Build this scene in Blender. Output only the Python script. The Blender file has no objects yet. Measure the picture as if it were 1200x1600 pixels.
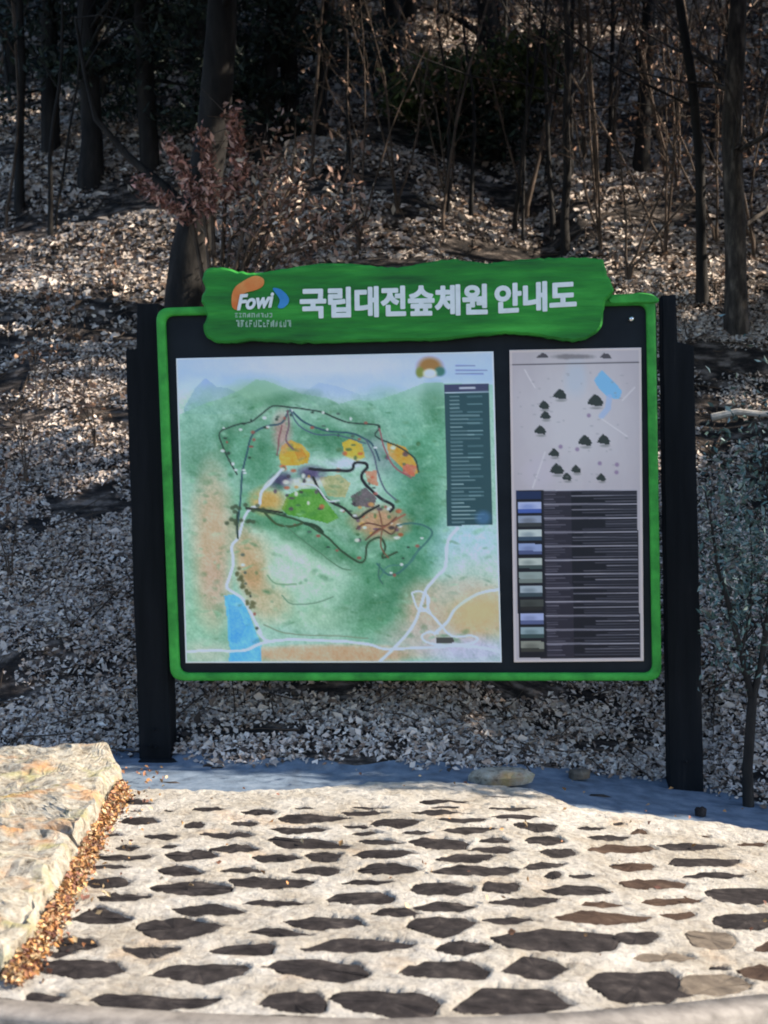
import bpy, math, random
import numpy as np
from mathutils import Vector, Matrix, noise

rnd = random.Random(7)
rs = np.random.RandomState(11)
sc = bpy.context.scene
col = sc.collection
R = math.radians

# ------------------------------------------------------------------ camera
F, CX, CY = 2200.0, 600.0, 800.0
EYE = Vector((0, 0, 1.6))
PITCH, ROLL = 1.45, -0.75
cam_d = bpy.data.cameras.new('camera')
cam = bpy.data.objects.new('camera', cam_d); col.objects.link(cam)
cam_d.sensor_fit = 'VERTICAL'; cam_d.sensor_height = 24; cam_d.sensor_width = 18
cam_d.lens = F / 1600 * 24
cam_d.clip_end = 400
CR = Matrix.Rotation(R(90 - PITCH), 3, 'X') @ Matrix.Rotation(R(ROLL), 3, 'Z')
cam.matrix_world = Matrix.Translation(EYE) @ CR.to_4x4()
cam_d.dof.use_dof = True; cam_d.dof.focus_distance = 7.6; cam_d.dof.aperture_fstop = 2.0
sc.camera = cam

# ------------------------------------------------------------------ light
SUN_EL, SUN_AZ = 37.0, -2.6           # azimuth from +x towards +y (behind the sign)
L = Vector((math.cos(R(SUN_EL)) * math.cos(R(SUN_AZ)), math.cos(R(SUN_EL)) * math.sin(R(SUN_AZ)), math.sin(R(SUN_EL))))
world = bpy.data.worlds.new('World'); sc.world = world; world.use_nodes = True
wn = world.node_tree; wn.nodes.clear()
sky = wn.nodes.new('ShaderNodeTexSky'); sky.sky_type = 'NISHITA'; sky.sun_disc = False
sky.ozone_density = 3.0; sky.dust_density = 0.5; sky.sun_elevation = R(SUN_EL); sky.sun_rotation = R(90 - SUN_AZ)
bg = wn.nodes.new('ShaderNodeBackground'); bg.inputs[1].default_value = 0.13
wo = wn.nodes.new('ShaderNodeOutputWorld')
wn.links.new(sky.outputs[0], bg.inputs[0]); wn.links.new(bg.outputs[0], wo.inputs[0])
sd = bpy.data.lights.new('sun', 'SUN'); sd.energy = 5.0; sd.angle = R(0.5); sd.color = (1, 0.90, 0.76)
so = bpy.data.objects.new('sun', sd); col.objects.link(so)
so.rotation_euler = L.to_track_quat('Z', 'Y').to_euler(); so.location = (8, 0, 12)
sc.view_settings.view_transform = 'Standard'; sc.view_settings.look = 'None'
sc.view_settings.exposure = 1.12; sc.view_settings.gamma = 1; sc.view_settings.use_curve_mapping = False
sc.cycles.max_bounces = 6; sc.cycles.diffuse_bounces = 3; sc.cycles.transparent_max_bounces = 4; sc.cycles.filter_width = 1.9

# ------------------------------------------------------------------ unprojection and ground shape
def ray(px, py):
    return (CR @ Vector(((px - CX) / F, -(py - CY) / F, -1))).normalized()

def project(p):
    q = CR.transposed() @ (Vector(p) - EYE)
    if q.z > -0.1: return (-9999, -9999)
    return (CX + F * q.x / -q.z, CY - F * q.y / -q.z)

def sstep(a, b, x):
    t = min(1, max(0, (x - a) / (b - a))); return t * t * (3 - 2 * t)

def gz(x, y):
    return -0.20 * sstep(0.0, 2.2, x) - 0.08 * max(0, x - 2.2)

def march(px, py, fn, t0=2.0, t1=60.0):
    d = ray(px, py); t = t0; st = 0.05
    while t < t1:
        p = EYE + d * t
        if p.z < fn(p.x, p.y):
            a, b = t - st, t
            for _ in range(18):
                m = (a + b) / 2; p = EYE + d * m
                if p.z < fn(p.x, p.y): b = m
                else: a = m
            return EYE + d * b
        st = 0.03 + t * 0.006; t += st
    return EYE + d * t1

def G(px, py): return march(px, py, gz)
def GP(px, py): return march(px, py, lambda x, y: gz(x, y) + 0.03)      # on the surface of the paving

def interp(tab, x):
    if x <= tab[0][0]: return tab[0][1]
    for (a, b), (c, d) in zip(tab, tab[1:]):
        if x <= c: return b + (d - b) * (x - a) / (c - a)
    return tab[-1][1]

foot_tab = [(-14, 9.4)] + [(p.x, p.y) for p in (G(*q) for q in ((-60, 1190), (170, 1188), (235, 1181), (330, 1200), (450, 1207), (600, 1208), (700, 1209), (900, 1214), (1000, 1222), (1085, 1234), (1200, 1270)))] + [(6, 6.6), (14, 5.5)]
SLOPE = 0.66
def hill(x, y, detail=True):
    d = y - interp(foot_tab, x)
    z = gz(x, y)
    if d > 0:
        z += SLOPE * d - 0.12 * (1 - math.exp(-d * 3))
        if detail:
            k = min(1, d * 1.2)
            z += k * (0.22 * noise.noise((x * 0.22, y * 0.55, 1.3)) + 0.16 * noise.noise((x * 0.35, y * 1.4, 5.1)) + 0.05 * noise.noise((x * 2.1, y * 2.6, 2.2)))
        if y > 34: z -= SLOPE * 0.75 * (y - 34)
    return z

def HP(px, py): return march(px, py, hill, 6.0)

# ------------------------------------------------------------------ mesh helpers
def mesh_np(name, verts, faces, mat, parent=None, cols=None, smooth=False, loc=None):
    me = bpy.data.meshes.new(name)
    v = np.asarray(verts, dtype=np.float32).reshape(-1, 3)
    if isinstance(faces, np.ndarray):
        n = faces.shape[1]
        me.vertices.add(len(v)); me.vertices.foreach_set('co', v.ravel())
        me.loops.add(faces.size); me.loops.foreach_set('vertex_index', faces.ravel().astype(np.int32))
        me.polygons.add(len(faces)); me.polygons.foreach_set('loop_start', np.arange(0, faces.size, n, dtype=np.int32))
        me.polygons.foreach_set('loop_total', np.full(len(faces), n, dtype=np.int32))
        me.update(calc_edges=True); me.validate()
    else:
        me.from_pydata([tuple(map(float, p)) for p in v], [], faces); me.update()
    if cols is not None:
        ca = me.color_attributes.new('Col', 'FLOAT_COLOR', 'POINT')
        c4 = np.ones((len(v), 4), np.float32); c4[:, :3] = cols
        ca.data.foreach_set('color', c4.ravel())
    if smooth: me.polygons.foreach_set('use_smooth', [True] * len(me.polygons))
    if mat: me.materials.append(mat)
    o = bpy.data.objects.new(name, me); col.objects.link(o)
    if parent: o.parent = parent
    if loc is not None: o.location = loc
    return o

def empty(name, loc, rz=0.0):
    o = bpy.data.objects.new(name, None); col.objects.link(o)
    o.location = loc; o.rotation_euler = (0, 0, rz); o.empty_display_size = 0.2
    return o

def tag(o, label=None, cat=None, group=None, kind=None):
    if label: o['label'] = label
    if cat: o['category'] = cat
    if group: o['group'] = group
    if kind: o['kind'] = kind
    return o

def lin(c):
    c = np.asarray(c, float) / 255.0
    return np.where(c <= 0.04045, c / 12.92, ((c + 0.055) / 1.055) ** 2.4)

def tubes(segs, n=5, jit=0.0):
    """segs: list of polylines [(Vector, radius), ...]"""
    V = []; Fc = []
    for poly in segs:
        rings = []
        for i, (p, r) in enumerate(poly):
            a = poly[max(0, i - 1)][0]; b = poly[min(len(poly) - 1, i + 1)][0]
            d = (b - a)
            if d.length < 1e-6: d = Vector((0, 0, 1))
            d.normalize()
            u = d.cross(Vector((0.3, 1, 0.1))); u.normalize(); w = d.cross(u)
            ring = []
            for k in range(n):
                t = 2 * math.pi * k / n
                rr = r * (1 + jit * (rnd.random() - 0.5))
                V.append(p + u * math.cos(t) * rr + w * math.sin(t) * rr); ring.append(len(V) - 1)
            rings.append(ring)
        for A, B in zip(rings, rings[1:]):
            for k in range(n):
                Fc.append((A[k], A[(k + 1) % n], B[(k + 1) % n], B[k]))
    return np.array([tuple(v) for v in V], np.float32), np.array(Fc, np.int32)

def cards(P, size, tilt=1.0, base_normal=None, aspect=0.6, curl=0.25):
    """bent leaf quads (two triangles folded along the midrib) at points P; returns verts, quad faces"""
    n = len(P)
    P = np.asarray(P, float)
    N = rs.normal(size=(n, 3)) * tilt
    if base_normal is not None: N = N + np.asarray(base_normal)
    N /= np.linalg.norm(N, axis=1)[:, None]
    A = rs.normal(size=(n, 3)); U = np.cross(N, A); U /= np.linalg.norm(U, axis=1)[:, None]
    W = np.cross(N, U)
    s = (np.asarray(size) * (0.6 + 0.8 * rs.rand(n)))[:, None]
    a = s * aspect * (0.7 + 0.6 * rs.rand(n))[:, None]
    cu = (curl * (rs.rand(n) + 0.2))[:, None]
    v = np.stack([P + U * s * 0.5, P + W * a * 0.5 + N * s * cu, P - U * s * 0.5, P - W * a * 0.5 + N * s * cu], 1)
    f = np.arange(n * 4).reshape(n, 4)
    t = np.concatenate([f[:, [0, 1, 2]], f[:, [0, 2, 3]]])
    return v.reshape(-1, 3), t

# ------------------------------------------------------------------ materials
def new_mat(name):
    m = bpy.data.materials.new(name); m.use_nodes = True
    nt = m.node_tree; b = nt.nodes['Principled BSDF']
    return m, nt, b

def ramp(nt, src, stops):
    r = nt.nodes.new('ShaderNodeValToRGB'); e = r.color_ramp.elements
    while len(e) < len(stops): e.new(0.5)
    for k, (p, c) in enumerate(stops): e[k].position = p; e[k].color = (*c, 1)
    nt.links.new(src, r.inputs[0]); return r

def coords(nt, scale=(1, 1, 1), obj=True):
    t = nt.nodes.new('ShaderNodeTexCoord'); m = nt.nodes.new('ShaderNodeMapping')
    m.inputs['Scale'].default_value = scale
    nt.links.new(t.outputs['Object' if obj else 'Generated'], m.inputs[0]); return m.outputs[0]

def noise_node(nt, vec, scale, detail=6, rough=0.6):
    n = nt.nodes.new('ShaderNodeTexNoise'); n.inputs['Scale'].default_value = scale
    n.inputs['Detail'].default_value = detail; n.inputs['Roughness'].default_value = rough
    nt.links.new(vec, n.inputs['Vector']); return n.outputs[0]

def bump(nt, b, h, strength=0.5, dist=0.02):
    n = nt.nodes.new('ShaderNodeBump'); n.inputs['Strength'].default_value = strength; n.inputs['Distance'].default_value = dist
    nt.links.new(h, n.inputs['Height']); nt.links.new(n.outputs[0], b.inputs['Normal'])

def mat_noise(name, stops, scale=5, rough=0.8, bstr=0.4, bdist=0.01, stretch=(1, 1, 1), detail=8, bscale=None, spec=0.3):
    m, nt, b = new_mat(name)
    v = coords(nt, stretch); n = noise_node(nt, v, scale, detail)
    r = ramp(nt, n, stops); nt.links.new(r.outputs[0], b.inputs['Base Color'])
    b.inputs['Roughness'].default_value = rough; b.inputs['Specular IOR Level'].default_value = spec
    h = n if bscale is None else noise_node(nt, v, bscale, 8, 0.65)
    bump(nt, b, h, bstr, bdist)
    return m

def mat_attr(name, rough=0.8, spec=0.2, trans=0.0):
    m, nt, b = new_mat(name)
    a = nt.nodes.new('ShaderNodeAttribute'); a.attribute_name = 'Col'
    nt.links.new(a.outputs[0], b.inputs['Base Color'])
    b.inputs['Roughness'].default_value = rough; b.inputs['Specular IOR Level'].default_value = spec
    return m

M_soil = mat_noise('forest_soil', [(0.42, (0.014, 0.011, 0.010)), (0.52, (0.055, 0.043, 0.036)), (0.64, (0.24, 0.195, 0.165))], 9, 0.95, 1.0, 0.05, (0.6, 1.2, 1.2), 14, 30)
M_leaf = mat_attr('leaf_litter', 0.65, 0.3)
M_foliage = mat_attr('foliage', 0.6, 0.3)
M_bark = mat_noise('bark', [(0.3, (0.006, 0.005, 0.005)), (0.55, (0.02, 0.017, 0.015)), (0.8, (0.05, 0.043, 0.037))], 9, 0.9, 0.9, 0.02, (1, 1, 0.25), 8)
M_bark_pale = mat_noise('pale_bark', [(0.35, (0.015, 0.012, 0.010)), (0.52, (0.05, 0.04, 0.033)), (0.7, (0.16, 0.13, 0.105))], 16, 0.9, 0.8, 0.01, (1, 1, 0.3), 8)
M_twig = mat_noise('twig', [(0.3, (0.03, 0.022, 0.016)), (0.7, (0.13, 0.09, 0.065))], 6, 0.9, 0.3, 0.01)
M_black = mat_noise('black_painted_wood', [(0.3, (0.004, 0.005, 0.006)), (0.6, (0.009, 0.010, 0.012)), (0.75, (0.024, 0.022, 0.021))], 12, 0.8, 0.6, 0.006, (1, 1, 0.10), 9, None, 0.12)
M_board = mat_noise('black_board_face', [(0.3, (0.007, 0.009, 0.012)), (0.7, (0.015, 0.019, 0.024))], 3, 0.5, 0.05, 0.002, (1, 1, 1), 6, None, 0.12)
M_green = mat_noise('green_paint', [(0.25, (0.008, 0.075, 0.014)), (0.5, (0.020, 0.22, 0.024)), (0.72, (0.06, 0.42, 0.05))], 7, 0.6, 0.7, 0.01, (0.22, 1, 1.6), 12, 18, 0.3)
M_trim = mat_noise('green_trim_paint', [(0.3, (0.018, 0.19, 0.022)), (0.7, (0.06, 0.42, 0.055))], 9, 0.6, 0.5, 0.005, (1, 1, 1), 10, 40, 0.3)
M_white = mat_noise('white_lettering', [(0.3, (0.70, 0.72, 0.68)), (0.7, (0.82, 0.83, 0.8))], 20, 0.6, 0.05, 0.001)
M_print = mat_attr('printed_sheet', 0.35, 0.3)
M_orange = mat_noise('orange_enamel', [(0.35, (0.75, 0.36, 0.10)), (0.6, (0.70, 0.16, 0.03))], 4, 0.5, 0.02, 0.001)
M_blue = mat_noise('blue_enamel', [(0.3, (0.02, 0.16, 0.42)), (0.7, (0.06, 0.30, 0.6))], 5, 0.5, 0.02, 0.001)
M_greytext = mat_noise('small_lettering', [(0.3, (0.25, 0.42, 0.27)), (0.7, (0.45, 0.58, 0.45))], 60, 0.6, 0.02, 0.001)
M_steel = mat_noise('steel', [(0.3, (0.6, 0.6, 0.6)), (0.7, (0.8, 0.8, 0.8))], 20, 0.25, 0.05, 0.001); M_steel.node_tree.nodes['Principled BSDF'].inputs['Metallic'].default_value = 1
M_concrete = mat_noise('kerb_concrete', [(0.3, (0.13, 0.115, 0.10)), (0.5, (0.22, 0.195, 0.17)), (0.7, (0.30, 0.27, 0.235))], 14, 0.9, 0.4, 0.006, (1, 1, 1), 10, 90)
M_asphalt = mat_noise('asphalt', [(0.3, (0.035, 0.036, 0.04)), (0.7, (0.075, 0.075, 0.08))], 40, 0.9, 0.6, 0.006, (1, 1, 1), 8, 160)
M_verge = None

# mortar: cream, sandy, with rusty stains
def mortar_mat():
    m, nt, b = new_mat('mortar')
    v = coords(nt)
    n1 = noise_node(nt, v, 3.0, 5, 0.6); n2 = noise_node(nt, v, 30, 9, 0.7); n3 = noise_node(nt, v, 2.1, 3, 0.5)
    c = ramp(nt, n2, [(0.30, (0.26, 0.23, 0.19)), (0.43, (0.50, 0.455, 0.395)), (0.64, (0.64, 0.60, 0.53))])
    c2 = ramp(nt, n1, [(0.35, (0.70, 0.66, 0.60)), (0.65, (1, 1, 1))])
    mu = nt.nodes.new('ShaderNodeMix'); mu.data_type = 'RGBA'; mu.blend_type = 'MULTIPLY'; mu.inputs[0].default_value = 1
    nt.links.new(c.outputs[0], mu.inputs[6]); nt.links.new(c2.outputs[0], mu.inputs[7])
    st = ramp(nt, n3, [(0.60, (0, 0, 0)), (0.74, (0.5, 0.5, 0.5))])
    mx = nt.nodes.new('ShaderNodeMix'); mx.data_type = 'RGBA'
    nt.links.new(st.outputs[0], mx.inputs[0]); nt.links.new(mu.outputs[2], mx.inputs[6]); mx.inputs[7].default_value = (0.52, 0.31, 0.14, 1)
    nt.links.new(mx.outputs[2], b.inputs['Base Color'])
    b.inputs['Roughness'].default_value = 0.95; b.inputs['Specular IOR Level'].default_value = 0.13
    bump(nt, b, n2, 1.0, 0.03)
    return m
M_mortar = mortar_mat()
M_stones = [mat_noise('dark_stone', [(0.3, (0.012, 0.010, 0.010)), (0.55, (0.030, 0.025, 0.024)), (0.75, (0.07, 0.058, 0.052))], 16, 0.95, 0.5, 0.008, (1, 1, 1), 9, 60, 0.1),
            mat_noise('brown_stone', [(0.3, (0.032, 0.020, 0.015)), (0.6, (0.065, 0.042, 0.030)), (0.8, (0.13, 0.09, 0.065))], 14, 0.95, 0.5, 0.008, (1, 1, 1), 9, 60, 0.1),
            mat_noise('grey_stone', [(0.3, (0.07, 0.055, 0.043)), (0.6, (0.15, 0.12, 0.09)), (0.8, (0.27, 0.23, 0.18))], 14, 0.95, 0.5, 0.008, (1, 1, 1), 9, 60, 0.1)]
def rock_mat():
    m, nt, b = new_mat('pale_granite')
    v = coords(nt)
    n2 = noise_node(nt, v, 22, 10, 0.72); n1 = noise_node(nt, v, 3.4, 4, 0.6); n3 = noise_node(nt, v, 4.7, 5, 0.6)
    c = ramp(nt, n2, [(0.34, (0.09, 0.07, 0.05)), (0.46, (0.30, 0.26, 0.20)), (0.66, (0.46, 0.43, 0.36))])
    s1 = ramp(nt, n1, [(0.54, (0, 0, 0)), (0.68, (0.8, 0.8, 0.8))])
    mx = nt.nodes.new('ShaderNodeMix'); mx.data_type = 'RGBA'
    nt.links.new(s1.outputs[0], mx.inputs[0]); nt.links.new(c.outputs[0], mx.inputs[6]); mx.inputs[7].default_value = (0.46, 0.23, 0.09, 1)
    s2 = ramp(nt, n3, [(0.56, (0, 0, 0)), (0.68, (0.6, 0.6, 0.6))])
    my = nt.nodes.new('ShaderNodeMix'); my.data_type = 'RGBA'
    nt.links.new(s2.outputs[0], my.inputs[0]); nt.links.new(mx.outputs[2], my.inputs[6]); my.inputs[7].default_value = (0.30, 0.28, 0.10, 1)
    nt.links.new(my.outputs[2], b.inputs['Base Color']); b.inputs['Roughness'].default_value = 0.95
    b.inputs['Specular IOR Level'].default_value = 0.13
    bump(nt, b, n2, 0.8, 0.02)
    return m
M_rock = rock_mat()
# earth at the foot of the slope, blue of the shade mixed into its colour
M_verge = mat_noise('shade_blued_earth', [(0.3, (0.08, 0.10, 0.13)), (0.5, (0.13, 0.17, 0.22)), (0.7, (0.20, 0.24, 0.29))], 9, 0.95, 0.5, 0.01, (1, 1, 1), 10, 50)

# ------------------------------------------------------------------ terrain
def grid_mesh(name, xs, ys, fn, mat):
    nx, ny = len(xs), len(ys)
    V = np.array([(x, y, fn(x, y)) for y in ys for x in xs], np.float32)
    i = np.arange(nx * ny).reshape(ny, nx)
    Fq = np.stack([i[:-1, :-1].ravel(), i[:-1, 1:].ravel(), i[1:, 1:].ravel(), i[1:, :-1].ravel()], 1)
    return mesh_np(name, V, Fq, mat, smooth=True)

kerb_px = [(0, 1561), (150, 1573), (300, 1583), (450, 1589), (600, 1593), (750, 1590), (900, 1582), (1050, 1569), (1200, 1553)]
kerb_pts = [GP(*p) for p in kerb_px]
kerb_pts = [Vector((-14, 5.2, 0)), Vector((-5, 4.75, 0)), Vector((-2.2, 4.45, 0))] + kerb_pts + [Vector((1.9, 4.62, 0)), Vector((4, 5.4, 0)), Vector((9, 6.2, 0)), Vector((14, 6.0, 0))]
kerb_tab = [(p.x, p.y) for p in kerb_pts]
def terrain(x, y):
    ky = interp(kerb_tab, x)
    if y < ky + 0.05: return gz(x, y) - 0.30
    return hill(x, y) - (0.05 if y < interp(foot_tab, x) - 0.9 else 0.0)
xs = np.concatenate([np.linspace(-90, -16, 20), np.linspace(-15, -5, 50)[:-1], np.linspace(-5, 5, 210), np.linspace(5, 15, 50)[1:], np.linspace(16, 90, 20)])
ys = np.concatenate([np.linspace(-60, 4, 16), np.linspace(4.2, 7, 30), np.linspace(7.05, 13, 110), np.linspace(13.1, 38, 150), np.linspace(39, 90, 20)])
ground = grid_mesh('hillside_ground', xs, ys, terrain, M_soil); tag(ground, kind='structure')

# far verge strip of bare earth between paving and slope
pave_far_px = [(-80, 1232), (185, 1234), (300, 1234), (450, 1233), (600, 1224), (690, 1221), (760, 1227), (830, 1233), (870, 1248), (905, 1262), (1000, 1272), (1100, 1282), (1200, 1299), (1290, 1316)]
far_pts = [GP(*p) for p in pave_far_px]
far_pts = [Vector((-4.0, far_pts[0].y, 0))] + far_pts + [Vector((3.4, 6.0, 0))]
far_tab = [(p.x, p.y) for p in far_pts]
def strip_mesh(name, xs_, lo, hi, n, fn, mat):
    V = []
    for j in range(n + 1):
        for x in xs_:
            a, b = lo(x), hi(x); y = a + (b - a) * j / n
            V.append((x, y, fn(x, y)))
    nx = len(xs_); i = np.arange(len(V)).reshape(n + 1, nx)
    Fq = np.stack([i[:-1, :-1].ravel(), i[:-1, 1:].ravel(), i[1:, 1:].ravel(), i[1:, :-1].ravel()], 1)
    return mesh_np(name, V, Fq, mat, smooth=True)
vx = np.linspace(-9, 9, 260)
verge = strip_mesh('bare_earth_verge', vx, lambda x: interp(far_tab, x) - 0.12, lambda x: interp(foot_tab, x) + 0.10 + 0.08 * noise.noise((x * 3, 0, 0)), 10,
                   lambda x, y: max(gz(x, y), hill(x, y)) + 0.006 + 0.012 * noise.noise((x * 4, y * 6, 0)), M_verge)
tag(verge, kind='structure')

# ------------------------------------------------------------------ paving
def pave_z(x, y):
    return gz(x, y) + 0.030 + 0.008 * noise.noise((x * 9, y * 9, 3)) + 0.007 * noise.noise((x * 25, y * 25, 8)) + 0.010 * noise.noise((x * 2.2, y * 2.2, 4))
px_ = np.linspace(-3.3, 3.2, 560)
paving = None; _later = lambda: strip_mesh('stone_paving', px_, lambda x: interp(kerb_tab, x), lambda x: interp(far_tab, x) + 0.03 * noise.noise((x * 7, 0, 2)), 330, pave_z, M_mortar)
T = [(0, 1200), (300, 1200), (600, 1200), (900, 1200), (0, 1400), (300, 1400), (600, 1400), (900, 1400)]
ST = """1 740 990 305 355;1 900 1110 408 440;1 720 870 473 503;1 1000 1110 470 500;1 590 955 538 578;1 510 820 672 745;1 560 800 600 632;1 970 1270 612 678
1 1030 1360 515 580;1 930 1460 705 795;1 730 950 192 226;1 800 870 256 274;1 1020 1080 266 284;1 600 940 765 838;1 1150 1280 343 370;1 620 760 395 420
2 0 210 245 272;2 300 520 258 298;2 240 410 328 360;2 525 990 288 340;2 470 860 358 405;2 35 400 388 438;2 460 1000 425 498;2 110 420 475 532;2 370 680 540 575
2 700 940 515 575;2 165 450 612 655;2 625 930 605 662;2 210 770 672 755;2 985 1240 232 256;2 900 1230 262 290;2 1110 1440 308 372;2 940 1110 350 368;2 970 1190 388 418
2 1040 1330 432 480;2 1000 1410 508 565;2 1025 1420 592 660;2 920 1270 692 722;2 830 1270 762 845;2 630 760 250 266
3 220 545 192 218;3 640 950 240 272;3 665 1000 290 325;3 150 540 262 290;3 305 640 308 340;3 350 740 360 405;3 110 300 388 412;3 810 1090 345 400;3 150 530 422 505
3 590 790 428 475;3 870 1140 422 488;3 525 830 492 528;3 960 1200 500 558;3 325 690 530 590;3 870 1140 580 635;3 290 860 605 675;3 1000 1110 648 695;3 160 565 705 785
3 615 850 705 775;3 1145 1330 655 695;3 980 1420 735 795;3 290 470 235 250;3 600 800 172 186
4 0 180 358 382;4 65 340 412 452;4 70 510 470 530;4 340 450 372 418;4 230 300 335 352;4 490 930 460 515;4 580 1035 565 618;4 200 500 590 645;4 650 1080 640 690
4 270 720 680 762;4 800 1300 725 850;4 1000 1200 455 490;4 770 850 410 435
8 390 810 5 50;8 25 330 20 65;7 1055 1670 88 175;8 510 750 95 145;8 850 1300 100 200;8 225 520 212 305;8 680 1000 212 335;8 1110 1400 270 360;7 670 1490 205 350
8 360 750 335 410;8 995 1400 415 525;8 640 1105 470 610;8 820 960 418 460;8 60 740 455 670
7 655 1090 0 65;7 180 580 22 88;6 1115 1420 72 135;7 135 575 125 255;7 605 970 115 170;7 315 670 275 368;6 670 1450 255 350;7 85 660 398 515;7 730 1160 372 518;7 435 1200 540 740;6 865 1560 560 760
6 310 740 12 65;5 1050 1540 38 120;6 570 1080 108 208;5 830 1410 125 262;6 345 740 192 258;6 105 530 290 368;6 445 1110 378 535;5 920 1560 412 540;5 550 1410 592 715;6 390 850 600 745
5 430 830 60 175;5 335 610 245 340;5 745 1130 298 388;5 160 770 390 530;5 150 400 595 668;5 240 460 335 378"""
PALE = {(8, 640), (8, 360), (8, 680)}
stones = []
for it in ST.replace('\n', ';').split(';'):
    if not it.strip(): continue
    t, x0, x1, y0, y1 = map(int, it.split()); ox, oy = T[t - 1]
    stones.append((t, x0, ox + x0 / 4, ox + x1 / 4, oy + y0 / 4, oy + y1 / 4))
def catmull(pts, k=5):
    out = []; n = len(pts)
    for i in range(n):
        p0, p1, p2, p3 = (Vector(pts[j % n]) for j in (i - 1, i, i + 1, i + 2))
        for s in range(k):
            t = s / k
            q = 0.5 * (2 * p1 + (p2 - p0) * t + (2 * p0 - 5 * p1 + 4 * p2 - p3) * t * t + (3 * p1 - p0 - 3 * p2 + p3) * t ** 3)
            out.append((q.x, q.y))
    return out

rings_ = []
for (t, key, x0, x1, y0, y1) in stones:
    r2 = random.Random(int(x0 * 7 + y0 * 13))
    cx, cy, a, b = (x0 + x1) / 2, (y0 + y1) / 2, (x1 - x0) / 2 * 0.97, (y1 - y0) / 2 * (0.98 if y0 > 1380 else 1.04)
    ly, ry = r2.uniform(-0.45, 0.45), r2.uniform(-0.45, 0.45)
    bl, br_ = r2.uniform(0, 0.5), r2.uniform(0, 0.5)             # how blunt each end is
    cs = [(-1, ly - bl * .6), (r2.uniform(-0.75, -0.3), -r2.uniform(.75, 1)), (r2.uniform(0.1, 0.75), -r2.uniform(.7, 1)), (1, ry - br_ * .5),
          (1 - br_ * .15, ry + br_ * .6), (r2.uniform(0.15, 0.8), r2.uniform(.75, 1)), (r2.uniform(-0.7, -0.1), r2.uniform(.7, 1)), (-1 + bl * .15, ly + bl * .6)]
    cs = [(max(-1, min(1, p)), max(-1, min(1, q))) for p, q in cs]
    if cs[0][1] == cs[7][1]: cs[7] = (cs[7][0], cs[7][1] + .02)
    ring = []
    for p, q in catmull(cs, 4):
        ring.append(GP(cx + a * (p + r2.uniform(-.025, .025)), cy + b * (q + r2.uniform(-.07, .07))))
    n = len(ring)
    c0 = sum(ring, Vector()) / n
    V = []
    hh = r2.uniform(-0.008, -0.001); rings_.append(np.array([(c0.x + (p.x - c0.x) * 1.03, c0.y + (p.y - c0.y) * 1.06) for p in ring]))
    for k, p in enumerate(ring): V.append((p.x, p.y, gz(p.x, p.y) + 0.005))
    for k, p in enumerate(ring):
        q = c0 + Vector(((p - c0).x * 1.10, (p - c0).y * 1.16, 0)); V.append((q.x, q.y, pave_z(q.x, q.y) + hh - 0.012))
    for k, p in enumerate(ring):
        q = c0 + (p - c0) * 0.96; V.append((q.x, q.y, pave_z(q.x, q.y) + hh + r2.uniform(-0.003, 0.003)))
    V.append((c0.x, c0.y, pave_z(c0.x, c0.y) + hh + 0.004))
    Fc = []
    for k in range(n):
        k2 = (k + 1) % n
        Fc += [(k, k2, n + k2, n + k), (n + k, n + k2, 2 * n + k2, 2 * n + k), (2 * n + k, 2 * n + k2, 3 * n)]
    mi = 2 if (t, key) in PALE else (1 if x0 > 850 and r2.random() < 0.4 else 0)
    pend = globals().setdefault('pend', []); pend.append((V, Fc, mi))
paving = _later(); tag(paving, kind='structure')
for V, Fc, mi in pend: mesh_np('stone', V, Fc, M_stones[mi], paving)
pv = np.zeros(len(paving.data.vertices) * 3); paving.data.vertices.foreach_get('co', pv); pv = pv.reshape(-1, 3)
sub = np.zeros(len(pv))
for rg in rings_:
    mn, mx = rg.min(0), rg.max(0)
    idx = np.where((pv[:, 0] > mn[0]) & (pv[:, 0] < mx[0]) & (pv[:, 1] > mn[1]) & (pv[:, 1] < mx[1]))[0]
    X, Y = pv[idx, 0], pv[idx, 1]; ins = np.zeros(len(idx), bool)
    for i in range(len(rg)):
        (xa, ya), (xb, yb) = rg[i - 1], rg[i]
        if ya == yb: continue
        ins ^= ((Y > min(ya, yb)) & (Y <= max(ya, yb)) & (X < (xb - xa) * (Y - ya) / (yb - ya) + xa))
    sub[idx[ins]] = 0.022
pv[:, 2] -= sub; paving.data.vertices.foreach_set('co', pv.ravel()); paving.data.update()

# kerb and road in front
def kerb_mesh():
    V = []; Fc = []
    xs_ = np.linspace(-8, 8, 300)
    for x in xs_:
        y = interp(kerb_tab, x); z = gz(x, y) + 0.032
        V += [(x, y, z - 0.22), (x, y, z), (x, y - 0.10, z - 0.004), (x, y - 0.12, z - 0.015), (x, y - 0.125, z - 0.16)]
    for i in range(len(xs_) - 1):
        for k in range(4):
            a = i * 5 + k; Fc.append((a, a + 1, a + 6, a + 5))
    return mesh_np('kerb', V, np.array(Fc), M_concrete)
tag(kerb_mesh(), kind='structure')
road = strip_mesh('road', np.linspace(-40, 40, 160), lambda x: -30.0, lambda x: interp(kerb_tab, x) - 0.11, 30, lambda x, y: gz(x, y) - 0.09, M_asphalt)
tag(road, kind='structure')

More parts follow.
